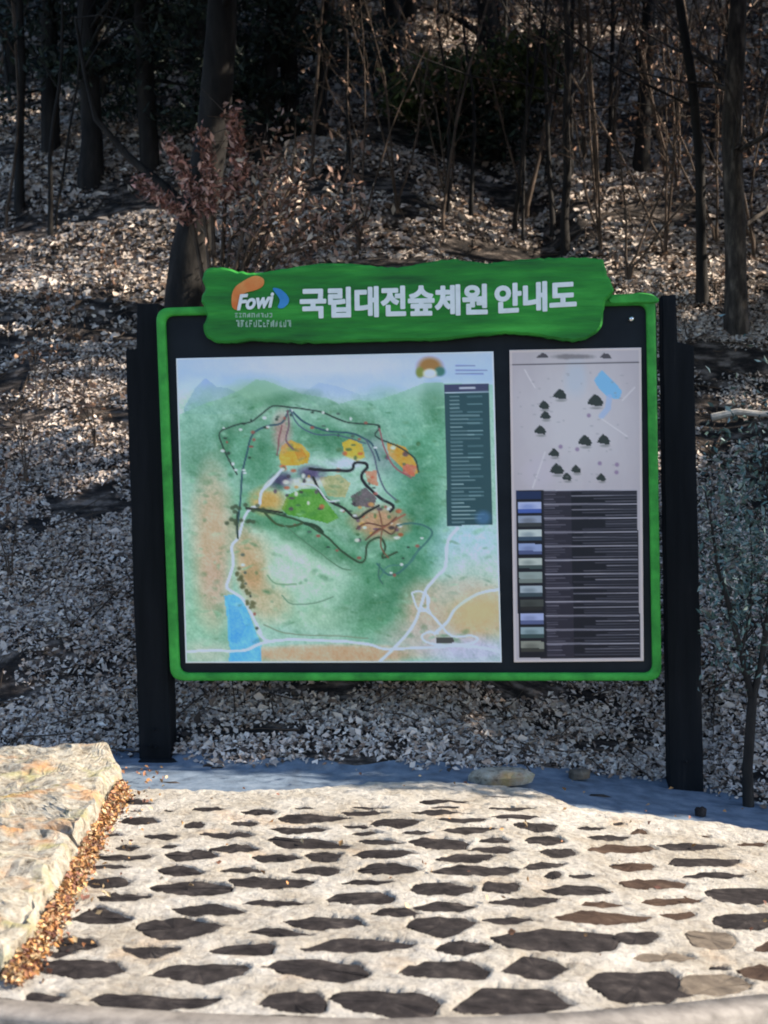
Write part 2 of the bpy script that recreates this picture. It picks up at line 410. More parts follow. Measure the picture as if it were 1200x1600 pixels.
# ------------------------------------------------------------------ rough granite blocks at the left
def rock(name, base_px, top_px, extra, h, label, seed):
    """base_px: visible foot of the right face, on the ground; extra: world points closing the footprint off the frame"""
    foot = [G(*p) for p in base_px] + [Vector(e) for e in extra]
    foot = [Vector((p.x, p.y, 0)) for p in foot]
    cen = sum(foot, Vector()) / len(foot)
    # resample outline
    out = []
    for a, b in zip(foot, foot[1:] + foot[:1]):
        m = max(1, int((b - a).length / 0.03))
        for k in range(m): out.append(a.lerp(b, k / m))
    n = len(out); V = []; rings = 0
    prof = [(-0.10, 1.02), (0.0, 1.0), (h * 0.2, 0.995), (h * 0.4, 0.985), (h * 0.6, 0.975), (h * 0.8, 0.96), (h * 0.94, 0.935), (h, 0.90)] + [(h, 0.90 - 0.035 * k) for k in range(1, 25)]
    for z, s in prof:
        rings += 1
        for p in out:
            q = cen + (p - cen) * s
            dz = 0.0
            nn = noise.noise_vector((q.x * 3.5 + seed, q.y * 3.5, z * 6)) * 0.045 + noise.noise_vector((q.x * 11 + seed, q.y * 11, z * 14)) * 0.022 + noise.noise_vector((q.x * 28 + seed, q.y * 28, z * 30)) * 0.009
            if z > h * 0.9: dz = nn.z * 1.0
            V.append((q.x + nn.x, q.y + nn.y, gz(q.x, q.y) + z + dz))
    Fc = []
    for r in range(rings - 1):
        for k in range(n):
            k2 = (k + 1) % n
            Fc.append((r * n + k, r * n + k2, (r + 1) * n + k2, (r + 1) * n + k))
    V.append((cen.x, cen.y, gz(cen.x, cen.y) + h)); Fc += [((rings - 1) * n + k, (rings - 1) * n + (k + 1) % n, len(V) - 1) for k in range(n)]
    o = mesh_np(name, V, Fc, M_rock, smooth=False)
    tag(o, label, 'rock', 'rough granite edging blocks')
    return o
rock('granite_block', [(186, 1243), (160, 1290), (128, 1352)], None, [(-1.95, 6.05, 0), (-2.6, 6.7, 0), (-2.6, 7.75, 0), (-1.52, 7.78, 0)], 0.145,
     'pale rough granite block at the far end of the paving edge, nearest the left post', 3)
rock('granite_block', [(122, 1360), (95, 1420), (60, 1480), (10, 1545)], None, [(-1.62, 4.55, 0), (-2.6, 4.75, 0), (-2.6, 6.45, 0), (-1.9, 6.0, 0)], 0.155,
     'orange stained granite block in the lower left corner with leaves along its foot', 9)

# ------------------------------------------------------------------ sign
PL = G(240, 1190)
YAW = -4.6
U = Vector((math.cos(R(YAW)), math.sin(R(YAW)), 0)); NRM = Vector((U.y, -U.x, 0))   # NRM faces the camera side
if NRM.y > 0: NRM = -NRM
SB = Vector((PL.x, PL.y, 0))
sign = empty('information_board', SB, R(YAW))
tag(sign, 'green framed black guide map board on two dark posts under a wavy green plaque', 'information board')
def SL(px, py, off=0.0):
    """pixel -> sign-local coordinates (u, v, z) on the plane standing off metres in front; local -y faces the viewer"""
    d = ray(px, py); o = SB + NRM * off
    t = (o - EYE).dot(NRM) / d.dot(NRM)
    p = EYE + d * t - SB
    return Vector((p.dot(U), -off, p.z))
def plate(name, poly_px, off, thick, mat, bevel=0.0, parent=sign, local=None):
    """extruded plate whose front outline is poly_px at distance off in front of the plane"""
    P = local if local else [SL(x, y, off) for x, y in poly_px]
    P = [Vector(p) for p in P]
    n = len(P); V = []
    c = sum(P, Vector()) / n
    nor = []
    for i in range(n):
        a = P[i - 1]; b = P[(i + 1) % n]; t = (b - a); t.y = 0
        if t.length < 1e-9: t = Vector((1, 0, 0))
        t.normalize(); q = Vector((-t.z, 0, t.x))
        nor.append(q)
    area = sum(P[i - 1].x * P[i].z - P[i].x * P[i - 1].z for i in range(n))
    sg = 1 if area > 0 else -1
    for p, q in zip(P, nor): V.append(tuple(p + q * sg * bevel))
    for p, q in zip(P, nor): V.append(tuple(p + Vector((0, bevel, 0))))
    for p in P: V.append((p.x, p.y + thick, p.z))
    ff = list(range(n)); Fc = [ff if sg > 0 else ff[::-1], [2 * n + k for k in (ff[::-1] if sg > 0 else ff)]]
    for k in range(n):
        k2 = (k + 1) % n
        for r in (0, 1):
            q = (r * n + k, (r + 1) * n + k, (r + 1) * n + k2, r * n + k2)
            Fc.append(q if sg > 0 else q[::-1])
    return mesh_np(name, V, Fc, mat, parent)
def dens(pts, step=8, wob=0.0, seed=0):
    out = []
    for (a, b), (c, d) in zip(pts, pts[1:] + pts[:1]):
        m = max(1, int(math.hypot(c - a, d - b) / step))
        for k in range(m):
            x, y = a + (c - a) * k / m, b + (d - b) * k / m
            out.append((x + wob * noise.noise((x * 0.05, y * 0.05, seed)), y + wob * noise.noise((x * 0.05, y * 0.05, seed + 9))))
    return out
def rpoly(corners, r, seg=6):
    out = []
    n = len(corners)
    for i in range(n):
        p0 = Vector(corners[i - 1]); p = Vector(corners[i]); p1 = Vector(corners[(i + 1) % n])
        a = p + (p0 - p).normalized() * r; b = p + (p1 - p).normalized() * r
        for k in range(seg + 1):
            t = k / seg; q = a * (1 - t) ** 2 + p * 2 * t * (1 - t) + b * t * t
            out.append((q.x, q.y))
    return out
def post(pts_px, off, depth, gpx):
    return plate('post', dens(pts_px, 30, 1.2, gpx), off, depth, M_black, 0.006)
# posts stand behind the board plane; feet sunk slightly into the ground
lp = post([(214, 474), (246, 474), (250, 540), (267, 1203), (218, 1203), (196, 549), (198, 545), (213, 545)], -0.04, 0.16, 1)
rp = post([(1034, 462), (1056, 460), (1059, 534), (1084, 540), (1100, 1250), (1046, 1246)], -0.06, 0.16, 2)
for k, (x, y) in enumerate(((241, 1140), (234, 1165), (243, 1168), (1072, 1190))):
    p = SL(x, y, -0.015 if k < 3 else -0.05)
    segs = [[(Vector((p.x, p.y + 0.02, p.z)), 0.007), (Vector((p.x, p.y - 0.012, p.z)), 0.007), (Vector((p.x, p.y - 0.013, p.z)), 0.001)]]
    V, Fc = tubes(segs, 6); mesh_np('bolt', V, Fc, M_black, sign)
plate('base_plate', [(216, 1189), (284, 1191), (284, 1204), (216, 1203)], 0.06, 0.20, M_black, 0.004)
# backing board
plate('backing_board', rpoly([(249, 488), (1026, 470), (1032, 1056), (270, 1056)], 14), 0.0, 0.05, M_board, 0.003)
# green frame, a raised lip round the board
def frame():
    outer = rpoly([(243, 481), (1024, 458), (1034, 1064), (266, 1064)], 22, 7)
    inner = rpoly([(257, 493), (1010, 476), (1020, 1052), (280, 1052)], 14, 7)
    n = len(outer); V = []
    off = 0.035
    for a in (0, 1, 2, 3, 4, 5):
        for (o, i) in zip(outer, inner):
            O = Vector(o); I = Vector(i)
            if a == 0: p = SL(*O, off); q = (p.x, 0.03, p.z)
            elif a == 1: p = SL(*O, off); q = (p.x, -off + 0.006, p.z)
            elif a == 2: p = SL(*(O.lerp(I, 0.22)), off); q = (p.x, -off, p.z)
            elif a == 3: p = SL(*(O.lerp(I, 0.78)), off); q = (p.x, -off, p.z)
            elif a == 4: p = SL(*I, off); q = (p.x, -off + 0.006, p.z)
            else: p = SL(*I, off); q = (p.x, 0.002, p.z)
            V.append(q)
    Fc = []
    for a in range(5):
        for k in range(n):
            k2 = (k + 1) % n
            Fc.append((a * n + k, a * n + k2, (a + 1) * n + k2, (a + 1) * n + k))
    return mesh_np('frame', V, np.array(Fc), M_trim, sign)
frame()
plate('frame_cap', catmull([(952, 466), (968, 461), (985, 459), (1000, 457), (1020, 460), (1030, 468), (1024, 473), (1000, 473), (975, 474), (955, 474)], 3), 0.05, 0.06, M_trim, 0.006)
# wavy title plaque
plq = [(319, 424), (330, 418), (350, 418), (372, 423), (400, 426), (440, 420), (490, 413), (540, 411), (590, 416), (625, 417), (660, 411), (700, 405), (730, 407), (762, 411),
       (800, 406), (850, 403), (900, 402), (938, 404), (945, 414), (950, 430), (957, 444), (958, 456), (947, 470), (943, 490), (941, 508), (930, 521), (905, 532), (870, 530),
       (835, 524), (790, 521), (740, 525), (680, 531), (620, 532), (540, 534), (470, 535), (420, 533), (390, 532), (365, 535), (335, 534), (321, 524), (317, 508), (322, 494), (318, 480), (314, 466), (320, 450), (316, 436)]
plate('title_plaque', [(x + 1.6 * noise.noise((x * .12, y * .12, 3)), y + 2.0 * noise.noise((x * .12, y * .12, 7))) for x, y in catmull(plq, 7)], 0.075, 0.07, M_green, 0.012)

# lettering
def text_obj(name, body, x0, x1, yb, yt, off, mat, weight=0.03, extr=0.006, shear=0.0, depth_parent=sign, bold=0.0):
    c = bpy.data.curves.new(name, 'FONT'); c.body = body; c.offset = weight; c.extrude = 0.01; c.shear = shear; c.resolution_u = 4
    tmp = bpy.data.objects.new(name, c); col.objects.link(tmp); bpy.context.view_layer.update()
    me = bpy.data.meshes.new_from_object(tmp.evaluated_get(bpy.context.evaluated_depsgraph_get()))
    bpy.data.objects.remove(tmp); bpy.data.curves.remove(c)
    n = len(me.vertices); v = np.zeros(n * 3); me.vertices.foreach_get('co', v); v = v.reshape(-1, 3)
    mn, mx = v.min(0), v.max(0)
    A = SL(x0[0], x0[1], off); B = SL(x1[0], x1[1], off)      # baseline ends
    hgt = (SL(x0[0], x0[1] - (yb - yt), off) - A).length
    t = (v[:, 0] - mn[0]) / (mx[0] - mn[0]); s = (v[:, 1] - mn[1]) / (mx[1] - mn[1]); zz = (v[:, 2] - mn[2]) / max(1e-6, mx[2] - mn[2])
    w = np.zeros_like(v)
    w[:, 0] = A.x + (B.x - A.x) * t
    w[:, 2] = A.z + (B.z - A.z) * t + s * hgt
    w[:, 1] = -off - extr * zz + 0.002
    fl = [list(p.vertices) for p in me.polygons]; W = []; FF = []
    for k, (dx, dz) in enumerate(((0, 0), (bold, 0), (-bold, 0), (0, bold), (0, -bold), (bold * .7, bold * .7), (-bold * .7, -bold * .7), (bold * .7, -bold * .7), (-bold * .7, bold * .7))):
        ww = w + np.array((dx, -0.0002 * k, dz)); FF += [[i + len(W) * n for i in f] for f in fl]; W.append(ww)
        if bold == 0: break
    bpy.data.meshes.remove(me)
    return mesh_np(name, np.concatenate(W), FF, mat, depth_parent)
text_obj('lettering', '국립대전숲체원', (470, 497), (761, 491), 498, 452, 0.0755, M_white, 0.018, bold=0.0042)
text_obj('lettering', '안내도', (774, 490), (900, 483), 490, 445, 0.0755, M_white, 0.018, bold=0.0042)
# emblem: orange arc, blue leaf, white word, two lines of tiny text
plate('emblem_arc', catmull([(363, 480), (362, 462), (368, 448), (382, 438), (398, 431), (411, 435), (411, 446), (400, 453), (385, 457), (375, 464), (373, 474), (372, 484)], 4), 0.081, 0.007, M_orange, 0.001)
plate('emblem_leaf', catmull([(426, 451), (438, 452), (449, 462), (451, 472), (443, 481), (434, 480), (437, 468)], 4), 0.081, 0.007, M_blue, 0.001)
text_obj('emblem_lettering', 'Fowi', (371, 485), (428, 480), 485, 461, 0.083, M_white, 0.02, 0.005, 0.25, bold=0.002)
def tiny_line(x0, x1, y, h, seed):
    r2 = random.Random(seed); V = []; Fc = []
    x = x0
    while x < x1 - 4:
        w = r2.uniform(4.5, 6.5)
        for (a, b, c, d) in r2.sample(((0.0, 0.9, 0.0, 0.22), (0.05, 0.3, 0.3, 1.0), (0.65, 0.9, 0.0, 1.0), (0.1, 0.9, 0.78, 1.0), (0.1, 0.7, 0.4, 0.6), (0.4, 0.6, 0.1, 0.9)), 3):
            q = [SL(x + w * a, y + h * c, 0.078), SL(x + w * b, y + h * c, 0.078), SL(x + w * b, y + h * d, 0.078), SL(x + w * a, y + h * d, 0.078)]
            k = len(V); V += [tuple(p) for p in q]; Fc.append((k, k + 3, k + 2, k + 1))
        x += w + 1.2
    o = mesh_np('emblem_small_print', V, Fc, M_greytext, sign)
tiny_line(367, 428, 489, 7, 4); tiny_line(369, 453, 500, 11, 5)
# bright screw head in the upper right corner
p = SL(986, 499, 0.0)
V, Fc = tubes([[(Vector((p.x, 0.01, p.z)), 0.016), (Vector((p.x, -0.022, p.z)), 0.016), (Vector((p.x, -0.03, p.z)), 0.010), (Vector((p.x, -0.033, p.z)), 0.001)]], 12)
mesh_np('screw_head', V, Fc, M_steel, sign, smooth=True)

# ------------------------------------------------------------------ printed sheets
class Canvas:
    def __init__(s, quad, w, h):
        s.w, s.h = w, h
        u, v = np.meshgrid(np.linspace(0, 1, w), np.linspace(0, 1, h))
        TL, TR, BR, BL = [np.array(q, float) for q in quad]
        s.X = (TL[0] * (1 - u) + TR[0] * u) * (1 - v) + (BL[0] * (1 - u) + BR[0] * u) * v
        s.Y = (TL[1] * (1 - u) + TR[1] * u) * (1 - v) + (BL[1] * (1 - u) + BR[1] * u) * v
        s.C = np.zeros((h, w, 3)); s.n = s._noise()
    def _noise(s):
        r = np.random.RandomState(5); out = np.zeros((s.h, s.w))
        for k, a in ((6, 1.0), (14, 0.7), (30, 0.5), (70, 0.35)):
            g = r.rand(k + 2, k + 2)
            yy = np.linspace(0, k, s.h); xx = np.linspace(0, k, s.w)
            iy = yy.astype(int); ix = xx.astype(int); fy = (yy - iy)[:, None]; fx = (xx - ix)[None]
            out += a * (g[iy][:, ix] * (1 - fy) * (1 - fx) + g[iy + 1][:, ix] * fy * (1 - fx) + g[iy][:, ix + 1] * (1 - fy) * fx + g[iy + 1][:, ix + 1] * fy * fx - 0.5)
        return out
    def mix(s, a, c): s.C = s.C * (1 - a[..., None]) + np.array(c, float) * a[..., None]
    def blob(s, x, y, rx, ry, c, al=1.0, ang=0, soft=0.35, rough=0.0):
        ca, sa = math.cos(R(ang)), math.sin(R(ang)); dx = s.X - x; dy = s.Y - y
        d = np.sqrt(((dx * ca + dy * sa) / rx) ** 2 + ((-dx * sa + dy * ca) / ry) ** 2) + s.n * rough
        s.mix(np.clip((1 + soft - d) / (2 * soft), 0, 1) * al, c)
    def line(s, pts, w, c, al=1.0, wob=0.0):
        d = np.full(s.X.shape, 1e9); X = s.X + s.n * wob; Y = s.Y + s.n[::-1] * wob
        for (a, b), (e, f) in zip(pts, pts[1:]):
            vx_, vy_ = e - a, f - b; l2 = vx_ * vx_ + vy_ * vy_ + 1e-9
            t = np.clip(((X - a) * vx_ + (Y - b) * vy_) / l2, 0, 1)
            d = np.minimum(d, np.hypot(X - a - t * vx_, Y - b - t * vy_))
        s.mix(np.clip((w / 2 + 0.6 - d) / 1.2, 0, 1) * al, c)
    def poly(s, pts, c, al=1.0, soft=1.0):
        ins = np.zeros(s.X.shape, bool); n = len(pts)
        for i in range(n):
            x1, y1 = pts[i - 1]; x2, y2 = pts[i]
            if y1 == y2: continue
            ins ^= ((s.Y > min(y1, y2)) & (s.Y <= max(y1, y2)) & (s.X < (x2 - x1) * (s.Y - y1) / (y2 - y1) + x1))
        s.mix(ins * al, c)
    def sheet(s, name, off, thick, gain, edge):
        cols = lin(np.clip(s.C, 0, 255)).reshape(-1, 3) * gain
        cols = np.clip(cols * np.array((1.10, 1.0, 0.90)), 0.003, 0.85)
        V = np.array([tuple(SL(x, y, off)) for x, y in zip(s.X.ravel(), s.Y.ravel())], np.float32)
        i = np.arange(s.w * s.h).reshape(s.h, s.w)
        Fq = np.stack([i[:-1, :-1].ravel(), i[1:, :-1].ravel(), i[1:, 1:].ravel(), i[:-1, 1:].ravel()], 1)
        b = np.concatenate([i[0, :], i[1:, -1], i[-1, -2::-1], i[-2:0:-1, 0]])     # boundary loop
        VB = V[b].copy(); VB[:, 1] += thick
        n0 = len(V); m = len(b); k = np.arange(m)
        side = np.stack([b, b[(k + 1) % m], n0 + (k + 1) % m, n0 + k], 1)
        V = np.concatenate([V, VB]); cols = np.concatenate([cols, np.tile(edge, (m, 1))])
        return mesh_np(name, V, np.concatenate([Fq, side]), M_print, sign, cols)

def Z(x, y): return (260 + x * 0.45, 530 + y * 0.45)
def ZL(s): 
    v = [float(t) for t in s.replace(',', ' ').split()]
    return [Z(v[i], v[i + 1]) for i in range(0, len(v), 2)]
mc = Canvas([(275, 560), (771, 549), (784, 1035), (290, 1036)], 320, 316)
mc.C[:] = (196, 214, 204)
def B(x, y, rx, ry, c, al=1.0, ang=0, soft=0.5, rough=0.25): 
    X, Y = Z(x, y); mc.blob(X, Y, rx * 0.45, ry * 0.45, c, al, ang, soft, rough)
# sky and mountains
sky_a = np.clip((Z(0, 215)[1] - mc.Y + mc.n * 14) / 40, 0, 1); mc.mix(sky_a, (164, 186, 232))
sk2 = np.clip((Z(0, 110)[1] - mc.Y) / 30, 0, 1); mc.mix(sk2 * 0.5, (178, 190, 240))
B(560, 90, 330, 45, (196, 200, 236), 0.8); B(640, 170, 250, 30, (170, 186, 216), 0.6)
mc.poly(ZL('60 240 100 170 135 135 175 165 215 170 300 215 300 260 60 260'), (128, 158, 196), 0.55)
mc.poly(ZL('470 190 530 150 600 165 680 195 760 180 760 230 470 230'), (138, 168, 190), 0.4)
mc.poly(ZL('0 280 60 255 130 225 190 205 260 175 310 140 350 145 400 165 470 190 560 205 600 225 650 210 720 215 800 190 900 150 1200 160 1200 1200 0 1200'), (140, 184, 160), 0.75)
for (x, y, rx, ry, c, al, an) in ((110, 400, 90, 160, (116, 170, 146), .8, 0), (130, 900, 100, 260, (118, 172, 136), .7, 0), (330, 420, 70, 110, (72, 138, 100), .8, 0), (240, 380, 60, 90, (84, 148, 112), .7, 0),
                                  (300, 200, 120, 60, (110, 160, 120), .6, 0), (560, 340, 120, 60, (70, 134, 96), .8, 15), (800, 260, 120, 70, (110, 168, 140), .7, 20), (860, 560, 90, 230, (70, 142, 104), .85, 0),
                                  (930, 350, 50, 130, (96, 160, 124), .8, 0), (820, 470, 60, 60, (96, 150, 130), .6, 0), (500, 700, 260, 50, (60, 136, 84), .8, 28), (640, 620, 140, 60, (84, 140, 92), .7, 25),
                                  (420, 800, 170, 120, (170, 204, 176), .8, 10), (560, 890, 200, 60, (150, 190, 158), .7, 0), (780, 850, 130, 190, (84, 146, 108), .8, 20), (620, 980, 180, 50, (146, 184, 150), .7, 0),
                                  (470, 960, 140, 40, (160, 196, 160), .6, 0), (700, 990, 90, 50, (88, 150, 110), .7, 0), (880, 700, 90, 110, (88, 150, 120), .7, 30)):
    B(x, y, rx, ry, tuple(int(q * .96 + w_ * .04) for q, w_ in zip(c, (190, 220, 200))), al * .9, an)
B(420, 790, 150, 90, (190, 214, 190), .7, 10); B(110, 560, 70, 200, (172, 204, 182), .6); B(600, 800, 60, 40, (180, 208, 184), .5); B(110, 980, 60, 120, (160, 202, 170), .5)
for (x, y, rx, ry, an) in ((250, 300, 60, 26, -20), (400, 215, 90, 22, -10), (620, 260, 110, 24, 12), (200, 360, 24, 60, 0), (330, 370, 30, 80, 10), (560, 350, 90, 30, 10), (700, 320, 70, 26, 25), (480, 690, 120, 26, 25), (600, 760, 90, 30, 25), (820, 620, 70, 30, -30), (880, 540, 50, 100, 0), (650, 700, 60, 20, 20), (820, 800, 60, 60, -30), (720, 920, 120, 50, -20), (110, 420, 40, 80, 0), (930, 240, 40, 60, 0), (300, 640, 60, 16, 0)):
    B(x, y, rx, ry, (62, 116, 82), .55, an, .7, .5)
B(160, 720, 60, 230, (200, 164, 130), .85); B(170, 840, 45, 90, (190, 160, 140), .5); B(290, 800, 45, 130, (190, 148, 104), .9, -15); B(360, 920, 70, 60, (186, 170, 130), .7, 30); B(300, 740, 50, 70, (180, 160, 120), .6)
B(1060, 740, 110, 110, (176, 206, 220), .8); B(1080, 830, 110, 90, (180, 196, 176), .7); B(1090, 960, 130, 80, (206, 160, 120), .95, -10); B(900, 950, 70, 90, (200, 172, 146), .8); B(1040, 870, 120, 40, (196, 180, 160), .7)
B(560, 1092, 280, 30, (206, 160, 124), .95, 0, .3); B(900, 1040, 130, 50, (196, 180, 170), .7); B(1060, 1080, 130, 45, (190, 184, 210), .8); B(140, 1090, 80, 40, (190, 190, 170), .6)
mc.poly(ZL('200 890 235 885 262 900 290 960 312 1020 330 1060 330 1122 215 1122 222 1080 214 1040 212 980'), (98, 178, 232), 1.0)
mc.poly(ZL('215 920 250 930 275 1000 250 1060 225 1050'), (80, 160, 226), 0.8)
# clearings
mc.poly(ZL('400 590 420 540 470 520 520 520 560 570 600 620 560 640 480 620 420 610'), (88, 150, 60), 1)
mc.poly(ZL('400 370 430 350 470 365 500 400 490 430 450 440 400 440 390 410'), (214, 160, 60), 1); mc.poly(ZL('440 380 470 375 490 410 460 425'), (190, 120, 40), .7)
mc.poly(ZL('610 360 640 345 680 365 690 410 660 425 620 405'), (216, 168, 60), 1)
mc.poly(ZL('765 355 830 375 860 420 880 460 850 478 810 440 770 400'), (212, 150, 60), 1); mc.poly(ZL('820 430 870 440 860 478 820 465'), (200, 100, 90), .8)
mc.poly(ZL('530 480 600 470 640 500 620 550 560 545'), (166, 168, 120), 1); mc.poly(ZL('640 545 690 515 730 550 720 585 650 580'), (92, 82, 84), .9)
mc.poly(ZL('690 460 730 455 735 510 700 500'), (196, 130, 100), .9); B(350, 560, 50, 40, (204, 160, 90), .95); B(400, 320, 30, 60, (176, 128, 120), .7); B(400, 490, 40, 25, (70, 62, 96), .9, -20); B(500, 465, 45, 25, (78, 66, 104), .9, 0)
B(740, 630, 90, 55, (190, 140, 104), .85, 0, .4, .4); B(480, 500, 60, 16, (214, 206, 190), .8); B(620, 430, 60, 18, (196, 206, 220), .8); B(740, 400, 40, 70, (110, 130, 130), .6, -30)
rr = random.Random(3)
for _ in range(420):                                               # painted tufts and speckle
    x, y = rr.uniform(60, 1120), rr.uniform(200, 1060)
    g = rr.choice(((58, 116, 76), (110, 170, 130), (150, 196, 164), (84, 130, 90)))
    B(x, y, rr.uniform(5, 20), rr.uniform(3, 9), g, rr.uniform(.2, .5), rr.uniform(-30, 30), .5, .3)
for _ in range(70):
    x, y = rr.choice(((rr.uniform(340, 540), rr.uniform(440, 600)), (rr.uniform(650, 820), rr.uniform(560, 700)), (rr.uniform(560, 880), rr.uniform(360, 480))))
    B(x, y, rr.uniform(5, 12), rr.uniform(4, 9), rr.choice(((60, 50, 60), (180, 90, 60), (230, 224, 210), (90, 70, 90), (70, 110, 70), (200, 150, 80))), .8, 0, .3, .1)
def smooth_open(p, k=4):
    if len(p) < 3: return p
    q = [p[0]] + p + [p[-1]]; out = []
    for i in range(1, len(q) - 2):
        p0, p1, p2, p3 = (Vector(q[i + j]) for j in (-1, 0, 1, 2))
        for s_ in range(k):
            t = s_ / k; v = 0.5 * (2 * p1 + (p2 - p0) * t + (2 * p0 - 5 * p1 + 4 * p2 - p3) * t * t + (3 * p1 - p0 - 3 * p2 + p3) * t ** 3); out.append((v.x, v.y))
    return out + [p[-1]]
grain = rs.rand(mc.h, mc.w); grain = (grain + np.roll(grain, 1, 0) + np.roll(grain, 1, 1) + np.roll(grain, (1, 1), (0, 1))) / 4 - 0.5
grain2 = rs.rand(mc.h // 5 + 2, mc.w // 5 + 2).repeat(5, 0).repeat(5, 1)[:mc.h, :mc.w]; 
for _ in range(3): grain2 = (grain2 + np.roll(grain2, 2, 0) + np.roll(grain2, 2, 1) + np.roll(grain2, (-2, -2), (0, 1))) / 4
mc.C += ((grain * 34 + (grain2 - 0.5) * 34 + mc.n * 6)[..., None]) * np.array((1.1, .8, 1.0)) * np.clip((mc.Y - 600) / 40, 0.15, 1)[..., None]
def Lm(s_, w, c, al=1.0, wob=2.2): mc.line(smooth_open(ZL(s_)), w * 1.1, c, al, wob)
WR = (238, 238, 234)
Lm('75 1085 150 1080 260 1083 330 1055 420 1042 560 1048 700 1060 760 1075 880 1072 960 1066 1080 1070 1160 1090', 3.6, WR)
Lm('330 1020 300 960 265 900 220 870 212 850 235 780 228 720 250 690 262 640 285 590 320 575 330 530 360 500 400 450', 4.0, WR)
Lm('320 1015 350 1045 400 1042', 3.5, WR)
Lm('740 1118 800 1060 850 1000 880 930 900 870 940 820 968 790 975 700 1010 655', 4.2, WR)
Lm('1158 868 1080 885 1010 930 975 980 930 1020', 4.2, WR); Lm('850 880 880 875 910 900 900 940 870 935 850 880', 2.6, WR)
Lm('880 930 930 965 990 1030 1060 1030 1080 1045 1040 1060 960 1060 900 1050 885 1030 910 1015 940 1020', 2.8, WR); Lm('900 880 910 940 950 990', 2.6, WR)
mc.poly(ZL('935 1036 995 1034 1000 1054 938 1056'), (70, 70, 66), 1)
DK = (44, 62, 54)
Lm('245 470 215 420 192 370 185 325 240 300 290 290 330 262 370 235 440 240 520 250 590 275 640 290 740 300 725 335 790 365 860 410 875 460', 2.2, DK)
Lm('245 650 255 560 262 470 280 390 300 330 350 300 400 290 430 250 480 290 560 320 640 325 690 345 720 370 740 420', 2.6, (50, 80, 92))
Lm('250 690 243 640 246 600', 3, DK)
Lm('400 300 390 350 385 400', 2, (130, 80, 84)); Lm('275 585 330 590 400 600', 3, (40, 44, 36))
Lm('500 450 560 455 640 455 655 430 690 430 700 445 680 470 690 500 740 550 790 580 780 600', 4.2, (34, 36, 40))
Lm('510 480 540 540 580 570 620 590 660 625 700 600 740 580', 3.6, (40, 44, 40))
Lm('300 590 400 610 480 640 560 690 620 745 670 775 690 760 700 710 740 690 760 720 750 760 800 740', 3, (50, 72, 50))
Lm('480 640 520 650 540 670', 5, (40, 62, 44))
Lm('730 780 770 820 820 800 870 740 920 680 900 650 850 640 800 650', 2.6, (58, 104, 100))
Lm('740 830 770 790 840 780 880 720', 2, (70, 120, 110)); Lm('700 690 780 640 830 610', 2.4, (150, 90, 70))
Lm('350 820 380 850 450 850', 1.8, (110, 150, 110)); Lm('400 890 440 920 520 915 580 895', 1.8, (100, 140, 110)); Lm('340 990 420 1020 560 1030 700 1040', 1.6, (120, 140, 110))
for _ in range(26):
    t = rr.random(); B(240 + 60 * t + rr.uniform(-14, 14), 790 + 150 * t, 7, 6, (90, 92, 60), .8, 0, .3, .1)
for _ in range(16): B(rr.uniform(190, 340), rr.uniform(570, 640), 8, 7, (60, 74, 52), .8, 0, .3, .1)
B(1090, 945, 90, 60, (206, 176, 128), .8, -10)
for p_, q_ in (((185, 325), (245, 470)), ((185, 325), (440, 240)), ((440, 240), (740, 300)), ((262, 470), (300, 330)), ((300, 330), (430, 250)), ((480, 290), (720, 370)), ((400, 610), (660, 770)), ((540, 540), (660, 625)), ((700, 500), (780, 590)), ((760, 840), (900, 660)), ((250, 700), (330, 1020))):
    for k in range(7):
        t = (k + rr.random()) / 7; x = p_[0] + (q_[0] - p_[0]) * t + rr.uniform(-12, 12); y = p_[1] + (q_[1] - p_[1]) * t + rr.uniform(-12, 12)
        B(x, y, rr.uniform(4, 8), rr.uniform(3, 6), rr.choice(((40, 56, 48), (226, 224, 214), (70, 90, 80), (150, 80, 70))), .85, 0, .3, .1)
Lm('420 250 425 300 415 350 440 380', 2.4, (110, 84, 96)); Lm('430 245 460 300 520 330 600 335 690 360', 1.8, (70, 90, 110)); Lm('690 345 720 400 735 460 760 520 800 560', 2.4, (84, 96, 110)); Lm('740 310 760 380 790 440 850 480', 2, (150, 80, 90))
Lm('660 660 700 640 760 650 800 620', 2, (90, 60, 50)); Lm('690 700 740 660 780 680 800 650', 2, (84, 60, 50)); Lm('740 600 750 650 745 720 770 760', 2, (120, 80, 60)); Lm('340 600 380 640 430 650 470 640', 3.4, (60, 80, 50))
Lm('740 780 735 820 750 850', 2, (60, 100, 90)); Lm('400 640 500 720 600 790 640 800', 1.6, (80, 120, 90)); Lm('400 450 370 480 340 510 320 560', 2.2, (226, 220, 206)); Lm('470 500 520 510 560 560 600 560', 2.2, (226, 220, 206))
